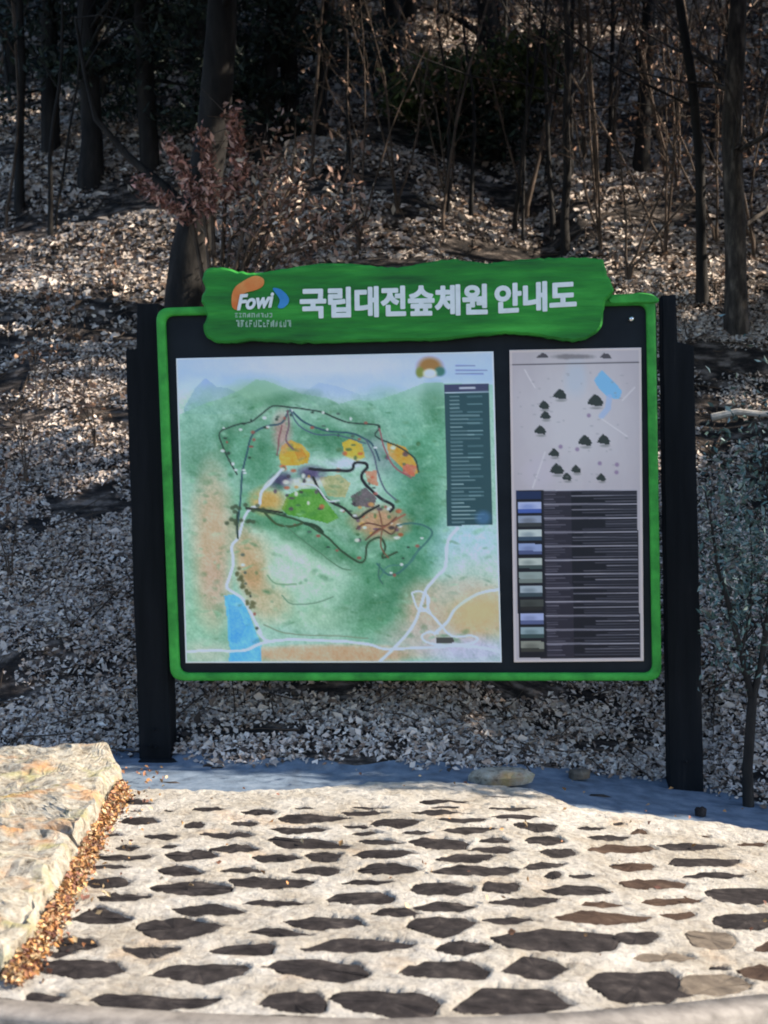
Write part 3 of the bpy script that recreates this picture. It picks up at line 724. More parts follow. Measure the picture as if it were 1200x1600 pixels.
# logo and heading in the sky, legend table
B(915, 95, 42, 32, (150, 110, 60), 1, 0, .3, .1); B(880, 115, 14, 18, (120, 130, 60), 1, 0, .3, .1); B(950, 112, 18, 16, (60, 110, 100), 1, 0, .3, .1); B(915, 118, 22, 14, (226, 226, 210), 1, 0, .3, .1)
for y, x1 in ((92, 1070), (108, 1112), (120, 1100)): Lm('1005 %d %d %d' % (y, x1, y), 1.8, (90, 100, 140), .75, 0)
mc.poly(ZL('965 158 1118 155 1132 645 975 648'), (42, 72, 78), 1); mc.poly(ZL('965 158 1118 155 1118 182 966 186'), (60, 64, 92), 1)
Lm('1020 170 1070 169', 3, (200, 204, 214), .8, 0); Lm('968 186 1118 182', 1.4, (180, 200, 210), 1, 0)
yy = 200
while yy < 636:
    w = rr.choice((40, 60, 80, 100, 110)) if yy > 240 else 30
    x0_ = 985 + (yy - 200) * 0.018
    Lm('%f %f %f %f' % (x0_, yy, x0_ + w, yy - 1), 1.5, (170, 196, 196), rr.uniform(.4, .8), 0.3)
    if rr.random() < .5: Lm('%f %f %f %f' % (x0_ + 60, yy, x0_ + 110, yy - 1), 1.3, (150, 186, 190), .5, 0.3)
    yy += 13.2
B(1100, 620, 24, 22, (70, 110, 150), .7, 0, .4)
# thin pale border
border = np.minimum.reduce([np.arange(mc.w)[None].repeat(mc.h, 0), np.arange(mc.w)[::-1][None].repeat(mc.h, 0), np.arange(mc.h)[:, None].repeat(mc.w, 1), np.arange(mc.h)[::-1][:, None].repeat(mc.w, 1)])
mc.mix((border < 2) * 0.8, (214, 214, 214))
PG = 1.15
mc.sheet('map_panel', 0.012, 0.012, 1.5, (0.4, 0.4, 0.4))

ic = Canvas([(796, 547), (1002, 543), (1006, 1033), (803, 1035)], 136, 318)
ic.C[:] = (186, 178, 184)
def I3(x, y): return (620 + x * 0.4, 530 + y * 0.4)
def I4(x, y): return (760 + x * 0.3, 740 + y * 0.3)
def Bi(x, y, rx, ry, c, al=1.0, ang=0, soft=.4, rough=.2): X, Y = I3(x, y); ic.blob(X, Y, rx * .4, ry * .4, c, al, ang, soft, rough)
Bi(700, 320, 180, 240, (204, 200, 204), .9, 0, .6, .3); Bi(560, 520, 60, 60, (196, 188, 198), .8); Bi(700, 150, 40, 70, (186, 196, 210), .7)
ic.poly([I3(*p) for p in ((770, 160), (800, 120), (830, 150), (880, 200), (870, 235), (830, 230), (790, 195))], (128, 186, 226), 1)
ic.line([I3(*p) for p in ((830, 225), (825, 270), (800, 300))], 9, (160, 186, 226), .7)
for a, b in (((500, 120), (540, 190)), ((800, 310), (900, 380)), ((580, 440), (530, 580)), ((880, 240), (930, 190))): ic.line([I3(*a), I3(*b)], 2.0, (216, 212, 216), .9, 1)
for (x, y, s_) in ((637, 215, 27), (575, 258, 22), (580, 298, 21), (560, 355, 24), (775, 240, 32), (735, 397, 28), (808, 393, 26), (614, 444, 22), (625, 508, 28), (664, 538, 20), (700, 508, 20), (797, 540, 20)):
    ic.poly([I3(x - s_, y + s_ * .35), I3(x - s_ * .8, y - s_ * .1), I3(x - s_ * .1, y - s_ * .85), I3(x + s_ * .5, y - s_ * .5), I3(x + s_, y + s_ * .2), I3(x + s_ * .8, y + s_ * .7), I3(x - s_ * .3, y + s_ * .6)], (50, 58, 56), 1)
    Bi(x + 4, y + s_ * .9, s_ * .7, 5, (120, 120, 118), .6)
for (x, y) in ((750, 298), (705, 430), (793, 485), (860, 490), (858, 520), (640, 420)): Bi(x, y, 8, 8, (140, 116, 150), .8, 0, .3, .1)
for _ in range(60):
    x, y = rr.uniform(470, 900), rr.uniform(120, 560); Bi(x, y, rr.uniform(3, 8), 3, (150, 146, 150), .4, 0, .4, 0)
hy = 97
ic.line([I3(440, 100), I3(950, 90)], 1.8, (70, 66, 72), 1); Bi(690, 68, 70, 10, (110, 106, 110), .7, 0, .3, .6)
for x in (570, 815): ic.poly([I3(x - 26, 74), I3(x - 6, 54), I3(x + 10, 56), I3(x + 26, 74)], (70, 66, 72), .9)
Q = lambda x0, y0, x1, y1, c, al=1: ic.poly([I4(x0, y0), I4(x1, y0 - (x1 - x0) * 0.005), I4(x1 + (y1 - y0) * .02, y1 - (x1 - x0) * 0.005), I4(x0 + (y1 - y0) * .02, y1)], c, al)
Q(152, 88, 785, 962, (22, 23, 34))
ths = [((30, 46, 84), (24, 30, 54)), ((180, 190, 226), (70, 96, 170)), ((150, 160, 180), (60, 64, 66)), ((200, 210, 206), (60, 80, 100)), ((150, 166, 206), (80, 90, 130)), ((190, 198, 190), (70, 84, 84)),
       ((150, 164, 160), (120, 130, 124)), ((170, 182, 190), (60, 76, 84)), ((70, 74, 70), (40, 40, 40)), ((170, 180, 220), (90, 100, 140)), ((150, 170, 176), (60, 80, 80)), ((140, 142, 130), (60, 60, 56))]
for k in range(12):
    y = 90 + k * 72.6; x = 154 + k * 1.6
    if k == 0: Q(x, y, x + 130, y + 44, ths[0][0])
    else:
        Q(x + 8, y - 14, x + 128, y + 22, ths[k][0]); Q(x + 8, y + 22, x + 128, y + 42, ths[k][1])
        Bi_x, Bi_y = I4(x + 60, y + 10); ic.blob(Bi_x, Bi_y, 10, 4, ths[k][1], .35, 0, .5, .4)
    Q(x + 142, y, 440 + k * 1.4, y + 70, (48, 45, 58), .85)
    ry = y
    for q in range(5):
        ww = rr.uniform(40, 130); ic.line([I4(x + 148, ry + 6 + q * 13), I4(x + 148 + ww, ry + 4 + q * 13)], 1.2, (130, 126, 140), rr.uniform(.3, .8), .3)
    for q, al in ((0, .95), (1, .35), (2, .75), (3, .35), (4, .5)):
        xs0 = 300 if q == 0 else rr.choice((445, 500, 560, 620))
        ic.line([I4(xs0 + k * 1.4, ry - 2 + q * 14), I4(782 + k * 1.3, ry - 5 + q * 14)], 1.3 if q else 1.8, (196, 192, 204), al * rr.uniform(.8, 1), .3)
bi = np.minimum.reduce([np.arange(ic.w)[None].repeat(ic.h, 0), np.arange(ic.w)[::-1][None].repeat(ic.h, 0), np.arange(ic.h)[:, None].repeat(ic.w, 1), np.arange(ic.h)[::-1][:, None].repeat(ic.w, 1)])
ic.mix((bi < 3) * 0.9, (208, 196, 196))
ic.sheet('regional_map_panel', 0.012, 0.012, PG, (0.4, 0.38, 0.38))

# ------------------------------------------------------------------ leaf litter (stuff)
def litter(name, n, xr, yr, size, region=None, palette=None, lift=0.012, label=None, tilt=0.5):
    P = []; tries = 0
    while len(P) < n and tries < n * 6:
        tries += 1
        x, y = rnd.uniform(*xr), rnd.uniform(*yr)
        d = y - interp(foot_tab, x)
        if d < rnd.uniform(-0.02, 0.12): continue
        # drifts: leaves lie thick in some places and thin in others
        k = noise.noise((x * 0.9, y * 1.9, 7.7)) + 0.5 * noise.noise((x * 2.7, y * 4.5, 1.7))
        if k < rnd.uniform(-0.42, 0.10) + 0.45 * noise.noise((x * 5, y * 9, 3.3)): continue
        if name.startswith('leaf') and size > .2 and abs(x) < .32 * y and y < 27: continue
        P.append((x, y, hill(x, y) + lift * rnd.random() * 2))
    P = np.array(P); nn = np.array((0, -0.55, 0.83)) * 1.1
    V, Fc = cards(P, size * np.exp(rs.normal(0, .28, len(P))), tilt, nn, 0.5, 0.22)
    pal = np.array(palette); c = pal[rs.randint(0, len(pal), len(P))] * (0.55 + 0.55 * rs.rand(len(P)))[:, None] * np.array((1.0, .97, .94))
    o = mesh_np(name, V, Fc, M_leaf, cols=np.repeat(c, 4, 0))
    tag(o, label, 'leaf litter', kind='stuff')
LP = [(0.70, 0.62, 0.56), (0.62, 0.53, 0.46), (0.54, 0.45, 0.39), (0.74, 0.68, 0.62), (0.66, 0.55, 0.47), (0.40, 0.29, 0.22), (0.22, 0.15, 0.11), (0.72, 0.62, 0.54), (0.60, 0.53, 0.48), (0.66, 0.58, 0.52), (0.07, 0.05, 0.04)]
litter('leaf_litter', 170000, (-4.0, 4.0), (7.0, 12.5), 0.034, palette=LP, label='dry pale leaves lying on the foot of the wooded slope behind the board')
litter('leaf_litter', 210000, (-7.2, 7.2), (12.5, 25), 0.062, palette=LP, label='dry pale leaves covering the upper wooded slope')
litter('leaf_litter', 9000, (-15, 15), (8, 34), 0.22, palette=LP, label='coarse dry leaves spread over the sides of the wooded slope')

def ground_twigs():
    segs = []
    while len(segs) < 1500:
        y = rnd.uniform(7.6, 22); x = rnd.uniform(-.33, .33) * y
        if y < interp(foot_tab, x) + .05: continue
        ln = rnd.uniform(.08, .45) * (1 + (y - 8) * .06); a = rnd.uniform(0, 3.14); pl = []
        for k in range(4):
            u = (k / 3 - .5) * ln; xx, yy_ = x + math.cos(a) * u + rnd.gauss(0, .008), y + math.sin(a) * u + rnd.gauss(0, .008)
            pl.append((Vector((xx, yy_, hill(xx, yy_) + .02 + rnd.random() * .02)), .006 * (1 - .2 * k) * (1 + (y - 8) * .04)))
        segs.append(pl)
    V, Fc = tubes(segs, 3)
    tag(mesh_np('ground_twigs', V, Fc, M_twig), 'broken dry twigs scattered through the leaves on the slope', 'twigs', kind='stuff')
ground_twigs()

# orange leaves against the granite blocks
def edge_leaves():
    path = [(188, 1246), (168, 1284), (142, 1330), (122, 1372), (100, 1420), (72, 1470), (40, 1520), (15, 1556)]
    P = []
    pts = [G(*p) for p in path]
    for _ in range(4200):
        i = rnd.randrange(len(pts) - 1); t = rnd.random(); p = pts[i].lerp(pts[i + 1], t)
        o = abs(rnd.gauss(0, 0.03)); pile = max(0.0, 0.05 - o * 0.5)
        x, y = p.x - 0.01 + o, p.y + rnd.gauss(0, .03)
        P.append((x, y, gz(x, y) + 0.04 + rnd.random() * pile))
    for _ in range(260):
        x, y = rnd.uniform(-1.7, 2.0), rnd.uniform(4.6, 7.6)
        if rnd.random() < .6: x = -1.0 - abs(rnd.gauss(0, .25)) + (y - 4.6) * -.05
        P.append((x, y, gz(x, y) + .045))
    P = np.array(P); V, Fc = cards(P, 0.024, 0.9, np.array((0.2, -0.2, 0.9)), 0.6, 0.3)
    pal = np.array([(0.42, 0.20, 0.07), (0.50, 0.28, 0.11), (0.30, 0.13, 0.06), (0.20, 0.09, 0.06), (0.5, 0.36, 0.2)])
    c = pal[rs.randint(0, 5, len(P))] * (0.6 + 0.7 * rs.rand(len(P)))[:, None]
    tag(mesh_np('fallen_leaves', V, Fc, M_leaf, cols=np.repeat(c, 4, 0)), 'orange brown fallen leaves drifted along the foot of the granite blocks', 'fallen leaves', kind='stuff')
edge_leaves()

# ------------------------------------------------------------------ trees
def vj(s): return Vector((rnd.gauss(0, s), rnd.gauss(0, s), rnd.gauss(0, s)))
def grow(segs, p, d, length, r, depth, tips, nseg=5, bend=0.12, up=0.05, kids=(2, 4), shrink=0.62):
    poly = [(p.copy(), r)]; q = p.copy(); dd = d.normalized(); spots = []
    for i in range(nseg):
        dd = (dd + vj(bend) + Vector((0, 0, up))).normalized(); q = q + dd * length / nseg
        rr_ = r * (1 - 0.75 * (i + 1) / nseg); poly.append((q.copy(), max(rr_, 0.0015))); spots.append((q.copy(), dd.copy(), rr_))
    segs.append(poly)
    tips.append((q.copy(), dd.copy()))
    if depth > 0:
        for _ in range(rnd.randint(*kids)):
            s, sd_, sr = rnd.choice(spots[max(0, nseg // 3 - 1):])
            nd = (sd_ + vj(0.55)).normalized()
            grow(segs, s, nd, length * shrink * rnd.uniform(0.7, 1.1), max(sr * 0.65, 0.002), depth - 1, tips, max(3, nseg - 1), bend * 1.2, up, kids, shrink)
            tips.append((s, sd_))

def bare_tree(name, base, height, r, lean=(0, 0, 1), depth=3, kids=(3, 5), mat=None, label='', group=None, leaves=None, cat='tree', stems=1, spread=0.25, lshape=0.07):
    root = empty(name, base); tag(root, label, cat, group)
    tips = []; trunk = []; br = []
    for s in range(stems):
        dl = (Vector(lean) + Vector((rnd.gauss(0, spread), rnd.gauss(0, spread * .6), 0)) * (1 if stems > 1 else 0)).normalized()
        poly = [(Vector((0, 0, -0.15)), r * 1.35), (Vector((0, 0, 0.05)) + dl * 0.1, r * 1.05)]; q = dl * 0.1; n = 9; sp = []
        for i in range(n):
            dl = (dl + vj(0.05)).normalized(); q = q + dl * height / n; rr_ = r * (1 - 0.7 * (i + 1) / n); poly.append((q.copy(), rr_)); sp.append((q.copy(), dl.copy(), rr_))
        trunk.append(poly)
        for _ in range(rnd.randint(*kids) * 2):
            s_, sd_, sr = rnd.choice(sp[2:])
            nd = (sd_ * 0.6 + Vector((rnd.gauss(0, 1), rnd.gauss(0, 1), 0.35)).normalized() * 0.8).normalized()
            grow(br, s_, nd, height * rnd.uniform(0.2, 0.42), sr * 0.5, depth - 1, tips, 5, 0.14, 0.06, kids)
        tips.append((q, dl))
    V, Fc = tubes(trunk, 10 if r > 0.06 else 6, 0.12); mesh_np('trunk' if cat == 'tree' else 'stem', V, Fc, mat or M_bark, root, smooth=True)
    V, Fc = tubes(br, 4); tag(mesh_np('branches', V, Fc, mat or M_bark, root), kind='stuff')
    if leaves:
        n, size, pal, sg = leaves
        P = []
        for _ in range(n):
            t, d_ = rnd.choice(tips); P.append(t + vj(sg))
        V, Fc = cards(np.array([tuple(p) for p in P]), size, 1.0, None, 0.5, 0.25)
        pal = np.array(pal); c = pal[rs.randint(0, len(pal), n)] * (0.6 + 0.8 * rs.rand(n))[:, None]
        tag(mesh_np('foliage', V, Fc, M_foliage, root, cols=np.repeat(c, 4, 0)), kind='stuff')
    return root

BROWN = [(0.22, 0.12, 0.075), (0.32, 0.18, 0.12), (0.14, 0.08, 0.05), (0.40, 0.26, 0.18)]
TEAL = [(0.05, 0.095, 0.085), (0.08, 0.13, 0.12), (0.14, 0.19, 0.18), (0.035, 0.06, 0.05)]
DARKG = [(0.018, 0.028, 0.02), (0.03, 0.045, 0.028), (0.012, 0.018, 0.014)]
PINE = [(0.05, 0.075, 0.02), (0.03, 0.05, 0.016), (0.075, 0.10, 0.03)]

def at(px, py): 
    p = HP(px, py); return p

def trunk_only(name, base_px, r, pts_px, label, kids=6, mat=None, depth=2, group=None, cat='tree', leaves=None):
    """a tree whose trunk runs through the given pixels in the vertical plane at its foot's distance, then on upwards"""
    b = at(*base_px); root = empty(name, b); tag(root, label, cat, group)
    def pp(x, y):
        d = ray(x, y); t = b.y / d.y; return EYE + d * t - b
    pts = [Vector((0, 0, -0.2))] + [pp(*q) + Vector((0, rnd.gauss(0, .05), 0)) for q in pts_px]
    d = (pts[-1] - pts[-2]).normalized()
    for k in range(5):
        d = (d + vj(0.06) + Vector((0, 0, .05))).normalized(); pts.append(pts[-1] + d * 1.1)
    n = len(pts); poly = []
    for i, p in enumerate(pts):
        poly.append((p, r * (1.25 if i == 0 else 1.0 - 0.7 * i / n)))
    # resample smoother
    V, Fc = tubes([poly], 12, 0.14); mesh_np('trunk', V, Fc, mat or M_bark, root, smooth=True)
    tips = []; nb = 0
    for _ in range(kids):
        i = rnd.randint(1, n - 1); t = rnd.random()
        s_ = poly[i - 1][0].lerp(poly[i][0], t); sr = poly[i][1]
        if s_.z < 0.8: continue
        nd = Vector((rnd.gauss(0, 1), rnd.gauss(0, .7), 0.5)).normalized()
        br = []; grow(br, s_, nd, rnd.uniform(0.8, 2.4), sr * 0.32, depth, tips, 5, 0.16, 0.04, (2, 4))
        V, Fc = tubes(br, 4); mesh_np('branch', V, Fc, mat or M_bark, root)
    if leaves and tips:
        n_, size, pal, sg = leaves
        P = np.array([tuple(rnd.choice(tips)[0] + vj(sg)) for _ in range(n_)])
        V, Fc = cards(P, size, 1.0, None, 0.5, 0.25); pal = np.array(pal); c = pal[rs.randint(0, len(pal), n_)] * (0.6 + 0.8 * rs.rand(n_))[:, None]
        tag(mesh_np('foliage', V, Fc, M_foliage, root, cols=np.repeat(c, 4, 0)), kind='stuff')
    return root

def spray_mesh(P, size, pal, parent, name='foliage', flat=None):
    V, Fc = cards(P, size, 0.8 if flat is not None else 1.0, flat, 0.35, 0.15); pal = np.array(pal)
    c = pal[rs.randint(0, len(pal), len(P))] * (0.6 + 0.8 * rs.rand(len(P)))[:, None]
    return tag(mesh_np(name, V, Fc, M_foliage, parent, cols=np.repeat(c, 4, 0)), kind='stuff')

# thick trunk just behind the left end of the board
trunk_only('old_tree', (292, 500), 0.20, [(291, 470), (297, 400), (312, 320), (332, 200), (345, 60), (352, -60)], 'thick dark trunk rising behind the left end of the title plaque', 7)
trunk_only('dark_tree', (140, 285), 0.13, [(142, 220), (140, 130), (136, 40), (134, -60)], 'dark straight trunk standing high on the slope at the upper left', 14)
trunk_only('dark_tree', (415, 255), 0.11, [(412, 200), (420, 130), (426, 60), (430, -60)], 'dark trunk behind the brown leaved shrub above the emblem', 14)
trunk_only('pine_tree', (768, 240), 0.15, [(766, 170), (764, 100), (762, 30), (760, -60)], 'pine with a low green bough crossing above the middle of the board', 8)
trunk_only('thin_tree', (885, 402), 0.045, [(883, 340), (886, 270), (884, 190), (888, 100), (884, 0), (886, -60)], 'thin straight sapling trunk above the last letters of the title', 8, None, 2)
trunk_only('grey_tree', (1150, 520), 0.10, [(1152, 430), (1148, 330), (1142, 200), (1150, 90), (1156, -60)], 'tallest grey brown trunk at the right edge above the right post', 18, M_bark_pale, 2, None, 'tree', (500, 0.06, BROWN, 0.10))
trunk_only('grey_tree', (1098, 470), 0.05, [(1096, 380), (1090, 250), (1080, 120), (1062, 0), (1055, -60)], 'slim leaning trunk left of the tall grey trunk', 12, M_bark, 2, None, 'tree', (400, 0.06, BROWN, 0.10))
trunk_only('grey_tree', (1000, 262), 0.09, [(1004, 220), (1010, 120), (1016, 20), (1018, -60)], 'brown trunk in the brushwood at the upper right', 16, None, 2, None, 'tree', (600, 0.07, BROWN, 0.12))
trunk_only('dark_tree', (610, 150), 0.13, [(612, 90), (610, 20), (606, -60)], 'distant dark trunk at the top centre of the slope', 12)
trunk_only('dark_tree', (505, 210), 0.07, [(500, 140), (508, 60), (512, -60)], 'slender dark trunk between the centre trunk and the shrub', 12)
trunk_only('dark_tree', (30, 330), 0.05, [(26, 230), (34, 100), (28, -60)], 'slim dark trunk at the left edge of the slope', 10)

# low pine bough and dark tussock by the pine
def pine_bough():
    b = at(768, 240); root = [o for o in bpy.data.objects if o.name.startswith('pine_tree')][0]
    def pp(x, y, dy=0): d = ray(x, y); return EYE + d * ((b.y + dy) / d.y) - b
    segs = [[(pp(764, 150), 0.05), (pp(720, 128), 0.035), (pp(680, 140), 0.02), (pp(640, 165), 0.008)], [(pp(764, 140), 0.05), (pp(800, 112), 0.035), (pp(850, 92), 0.01)], [(pp(764, 60), .05), (pp(700, 20), .03), (pp(650, 10), .01)]]
    V, Fc = tubes(segs, 5); mesh_np('bough', V, Fc, M_bark, root)
    P = []
    for s in segs[:2]:
        for _ in range(4200):
            i = rnd.randrange(len(s) - 1); p = s[i][0].lerp(s[i + 1][0], rnd.random())
            P.append(tuple(p + Vector((rnd.gauss(0, .18), rnd.gauss(0, .5), rnd.gauss(-0.04, .10)))))
    spray_mesh(np.array(P), 0.13, PINE, root, 'needles')
pine_bough()

# dark evergreens filling the upper left
def evergreen(px, py, r, h, label, n=5200, pal=DARKG, size=0.10, cat='tree', name='evergreen_tree', group=None, low=0.1):
    b = at(px, py); root = empty(name, b); tag(root, label, cat, group)
    V, Fc = tubes([[(Vector((0, 0, -.2)), .12), (Vector((rnd.gauss(0, .1), 0, h * .5)), .08), (Vector((0, 0, h)), .02)]], 8, .1); mesh_np('trunk', V, Fc, M_bark, root, smooth=True)
    segs = []; P = []
    nb = 44; n = int(n * 2.4)
    for k in range(nb):
        z = h * (low + (1 - low) * k / nb) ; rr_ = r * (1 - 0.75 * k / nb) * rnd.uniform(.7, 1.15); a = rnd.uniform(0, 6.28)
        e = Vector((math.cos(a) * rr_, math.sin(a) * rr_, z + rnd.uniform(-.25, .15)))
        s0 = Vector((0, 0, z)); segs.append([(s0, .02), (s0.lerp(e, .5) + vj(.05), .012), (e, .004)])
        for _ in range(n // nb):
            t = rnd.random() ** .6; p = s0.lerp(e, t) + Vector((rnd.gauss(0, .16), rnd.gauss(0, .16), rnd.gauss(-.03, .07))); P.append(tuple(p))
    V, Fc = tubes(segs, 4); tag(mesh_np('branches', V, Fc, M_bark, root), kind='stuff')
    spray_mesh(np.array(P), size, pal, root)
    return root
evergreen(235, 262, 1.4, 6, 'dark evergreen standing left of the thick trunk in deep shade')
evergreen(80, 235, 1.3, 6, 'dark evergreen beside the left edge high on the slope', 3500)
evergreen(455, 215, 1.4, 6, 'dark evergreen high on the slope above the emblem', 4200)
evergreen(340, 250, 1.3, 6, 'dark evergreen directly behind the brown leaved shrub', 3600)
evergreen(735, 236, 0.75, 0.7, 'low dark evergreen bush at the foot of the pine', 1600, DARKG, .09, 'bush', 'evergreen_bush')
evergreen(560, 40, 1.6, 7, 'dark evergreen at the top of the slope left of centre', 3200)

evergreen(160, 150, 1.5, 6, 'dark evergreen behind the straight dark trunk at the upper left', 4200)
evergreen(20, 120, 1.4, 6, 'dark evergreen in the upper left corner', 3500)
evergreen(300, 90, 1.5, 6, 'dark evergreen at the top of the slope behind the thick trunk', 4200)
evergreen(640, 30, 1.5, 7, 'dark evergreen at the top of the slope beside the centre trunk', 3200)
# brown leaved shrub with upright leafy arms, above the emblem
def brown_shrub():
    b = at(340, 560); root = empty('brown_leaf_shrub', b); tag(root, 'brown leaved shrub with upright feathery arms above the emblem end of the plaque', 'shrub')
    def pp(x, y, dy=0): d = ray(x, y); return EYE + d * ((b.y + dy) / d.y) - b
    arms = [[(340, 556), (320, 340), (292, 280), (262, 220)], [(340, 556), (332, 330), (328, 270), (316, 205)], [(340, 556), (352, 310), (378, 270), (372, 230), (362, 172)], [(340, 556), (300, 345), (250, 310), (215, 280)],
            [(340, 556), (380, 360), (420, 300), (440, 240)], [(340, 556), (400, 370), (450, 340), (485, 300)], [(340, 556), (385, 392), (440, 385), (500, 370)], [(340, 556), (360, 370), (392, 340), (400, 260)], [(340, 556), (430, 398), (520, 380), (560, 340)], [(340, 556), (420, 360), (455, 290), (462, 215)], [(340, 556), (400, 345), (415, 280), (405, 215)], [(340, 556), (450, 380), (520, 320), (545, 260)]]
    segs = []; P = []; Q_ = []
    for k, a in enumerate(arms):
        pl = [pp(x, y, rnd.gauss(0, .1)) for x, y in a]
        segs.append([(p, .022 * (1 - .8 * i / len(pl))) for i, p in enumerate(pl)])
        for i in range(len(pl) - 1):
            for _ in range(3): 
                s_ = pl[i].lerp(pl[i + 1], rnd.random()); segs.append([(s_, .006), (s_ + vj(.15) + Vector((0, 0, .1)), .002)])
            if i == 0: continue
            for _ in range(210 if k < 4 else 70):
                sg = .034 if k < 4 else .15
                p = pl[i].lerp(pl[i + 1], rnd.random()); (P if k < 4 else Q_).append(tuple(p + vj(sg)))
    V, Fc = tubes(segs, 5); mesh_np('stems', V, Fc, M_twig, root)
    spray_mesh(np.array(P), .07, [(0.52, 0.25, 0.20), (0.66, 0.40, 0.32), (0.30, 0.14, 0.11), (0.16, 0.08, 0.06)], root)  # leaves on the arms: colour raised to stand in for sunlight on them
    spray_mesh(np.array(Q_), .08, [(0.36, 0.22, 0.17), (0.26, 0.15, 0.11), (0.14, .09, .07), (0.5, .4, .32)], root)
brown_shrub()

# saplings and brushwood over the slope
BW = [(620, 330, 'above the middle of the plaque'), (560, 395, 'directly behind the top of the plaque left of its middle'), (700, 330, 'below the low bush at the foot of the pine'), (820, 330, 'between the pine and the thin sapling'),
      (940, 390, 'right of the thin sapling just above the end of the plaque'), (980, 440, 'close behind the right end of the plaque'), (1040, 400, 'behind the top of the right post'), (900, 250, 'beside the thin sapling half way up it'),
      (960, 200, 'upslope between the thin sapling and the brown trunk'), (1060, 300, 'between the brown trunk and the slim leaning trunk'), (1120, 380, 'between the slim leaning trunk and the tall grey trunk'), (1180, 400, 'right of the foot of the tall grey trunk at the edge'),
      (1010, 120, 'high behind the brown trunk'), (1090, 180, 'upslope behind the slim leaning trunk'), (860, 110, 'at the tip of the low pine bough'), (1170, 250, 'upslope right of the tall grey trunk'), (940, 60, 'near the top of the view left of the brown trunk'),
      (1130, 60, 'at the top of the view behind the grey trunk'), (1185, 120, 'in the upper right corner'), (700, 60, 'at the top of the view left of the pine')]
for (x, y, w_) in BW:
    b = at(x, y)
    bare_tree('brushwood', b, rnd.uniform(1.1, 2.4), 0.013, depth=3, kids=(2, 3), mat=M_twig, label='leafless twiggy brushwood ' + w_, group='twiggy brushwood on the slope', leaves=(rnd.randint(60, 180), .055, BROWN, .10), cat='brushwood', stems=3)
for (x, y, w_) in ((60, 640, 'at the left edge level with the top of the map'), (150, 700, 'beside the left post half way down the map'), (40, 760, 'at the left edge below the sunlit leaves'), (120, 540, 'left of the top of the left post'), (170, 470, 'in the sunlit leaves above the left post'), (20, 900, 'low at the left edge above the granite blocks')):
    b = at(x, y)
    bare_tree('brushwood', b, rnd.uniform(.3, .6), 0.006, depth=2, kids=(2, 3), mat=M_twig, label='low dry twigs ' + w_, group='low twigs left of the board', leaves=(50, .06, BROWN, .06), cat='brushwood', stems=3)

for k in range(46):
    x = rnd.choice((rnd.uniform(780, 1230), rnd.uniform(780, 1230), rnd.uniform(-20, 780))); y = rnd.uniform(60, 395 if x > 640 or x < 200 else 330)
    b = at(x, y)
    bare_tree('thin_sapling', b, rnd.uniform(3.0, 5.5), rnd.uniform(.014, .03), (rnd.gauss(0, .12), rnd.gauss(0, .1), 1), depth=3, kids=(2, 4), mat=rnd.choice((M_bark, M_bark, M_twig)), label='thin leafless sapling among the others on the upper slope', group='thin leafless saplings on the upper slope', leaves=(rnd.randint(20, 70), .055, BROWN, .1) if x > 600 else None)
# forked green sapling at the right edge
def fork_tree():
    b = at(1170, 1262); root = empty('forked_sapling', b); tag(root, 'forked young tree with blue green leaves at the right edge beside the right post', 'tree')
    def pp(x, y, dy=0): d = ray(x, y); return EYE + d * ((b.y + dy) / d.y) - b
    segs = [[(Vector((0, 0, -.1)), .032), (pp(1168, 1200), .028), (pp(1174, 1110), .026), (pp(1176, 1090), .024)],
            [(pp(1176, 1095), .02), (pp(1158, 1020), .017), (pp(1140, 950), .014), (pp(1122, 890), .010), (pp(1112, 820), .007), (pp(1100, 760), .004)],
            [(pp(1176, 1095), .02), (pp(1190, 1030), .016), (pp(1200, 960), .013), (pp(1206, 880), .010), (pp(1200, 780), .006), (pp(1190, 700), .003)],
            [(pp(1158, 1020), .010), (pp(1172, 960), .007), (pp(1176, 880), .004), (pp(1170, 800), .003)]]
    V, Fc = tubes(segs[:1], 8, .1); mesh_np('trunk', V, Fc, M_bark, root, smooth=True)
    br = segs[1:]; tips = []
    for s in segs[1:]:
        for _ in range(14):
            i = rnd.randrange(1, len(s)); q = s[i - 1][0].lerp(s[i][0], rnd.random()); grow(br, q, Vector((rnd.gauss(.6, .6), rnd.gauss(0.3, .6), .7)), rnd.uniform(.12, .28), .004, 1, tips, 4, .15, .05, (2, 3))
    V, Fc = tubes(br, 4); tag(mesh_np('branches', V, Fc, M_bark, root), kind='stuff')
    P = []
    for _ in range(1900):
        x, y = rnd.gauss(1165, 45), rnd.gauss(870, 110)
        if y > 1080 or x < 1092 - 0.0: continue
        P.append(tuple(pp(x, y, rnd.gauss(0, .22))))
    spray_mesh(np.array(P), .042, TEAL, root)
fork_tree()
# fallen pale log to the right, fallen branches
def log(name, a_px, b_px, r, mat, label, group=None, lift=.05):
    a = at(*a_px); b = at(*b_px); mid = a.lerp(b, .5); root_loc = a
    P = [(Vector((0, 0, lift)), r), ((b - a) * .35 + Vector((0, 0, lift + .03)), r * .95), ((b - a) * .7 + Vector((0, 0, lift)), r * .8), (b - a + Vector((0, 0, lift)), r * .6)]
    V, Fc = tubes([P], 8, .2); Fc = [tuple(int(i) for i in f) for f in Fc] + [tuple(range(8))[::-1], tuple(range(len(V) - 8, len(V)))]
    o = mesh_np(name, V, Fc, mat, loc=root_loc); tag(o, label, 'log', group); return o
M_logm = mat_noise('bleached_wood', [(0.3, (0.3, 0.27, 0.24)), (0.7, (0.6, 0.57, 0.52))], 15, .9, .4, .01, (1, 1, 1))
log('fallen_log', (1112, 662), (1225, 655), .03, M_logm, 'pale fallen log lying level behind the right post')
log('fallen_branch', (868, 398), (940, 352), .03, M_bark, 'dark fallen branch lying beside the thin sapling above the title')
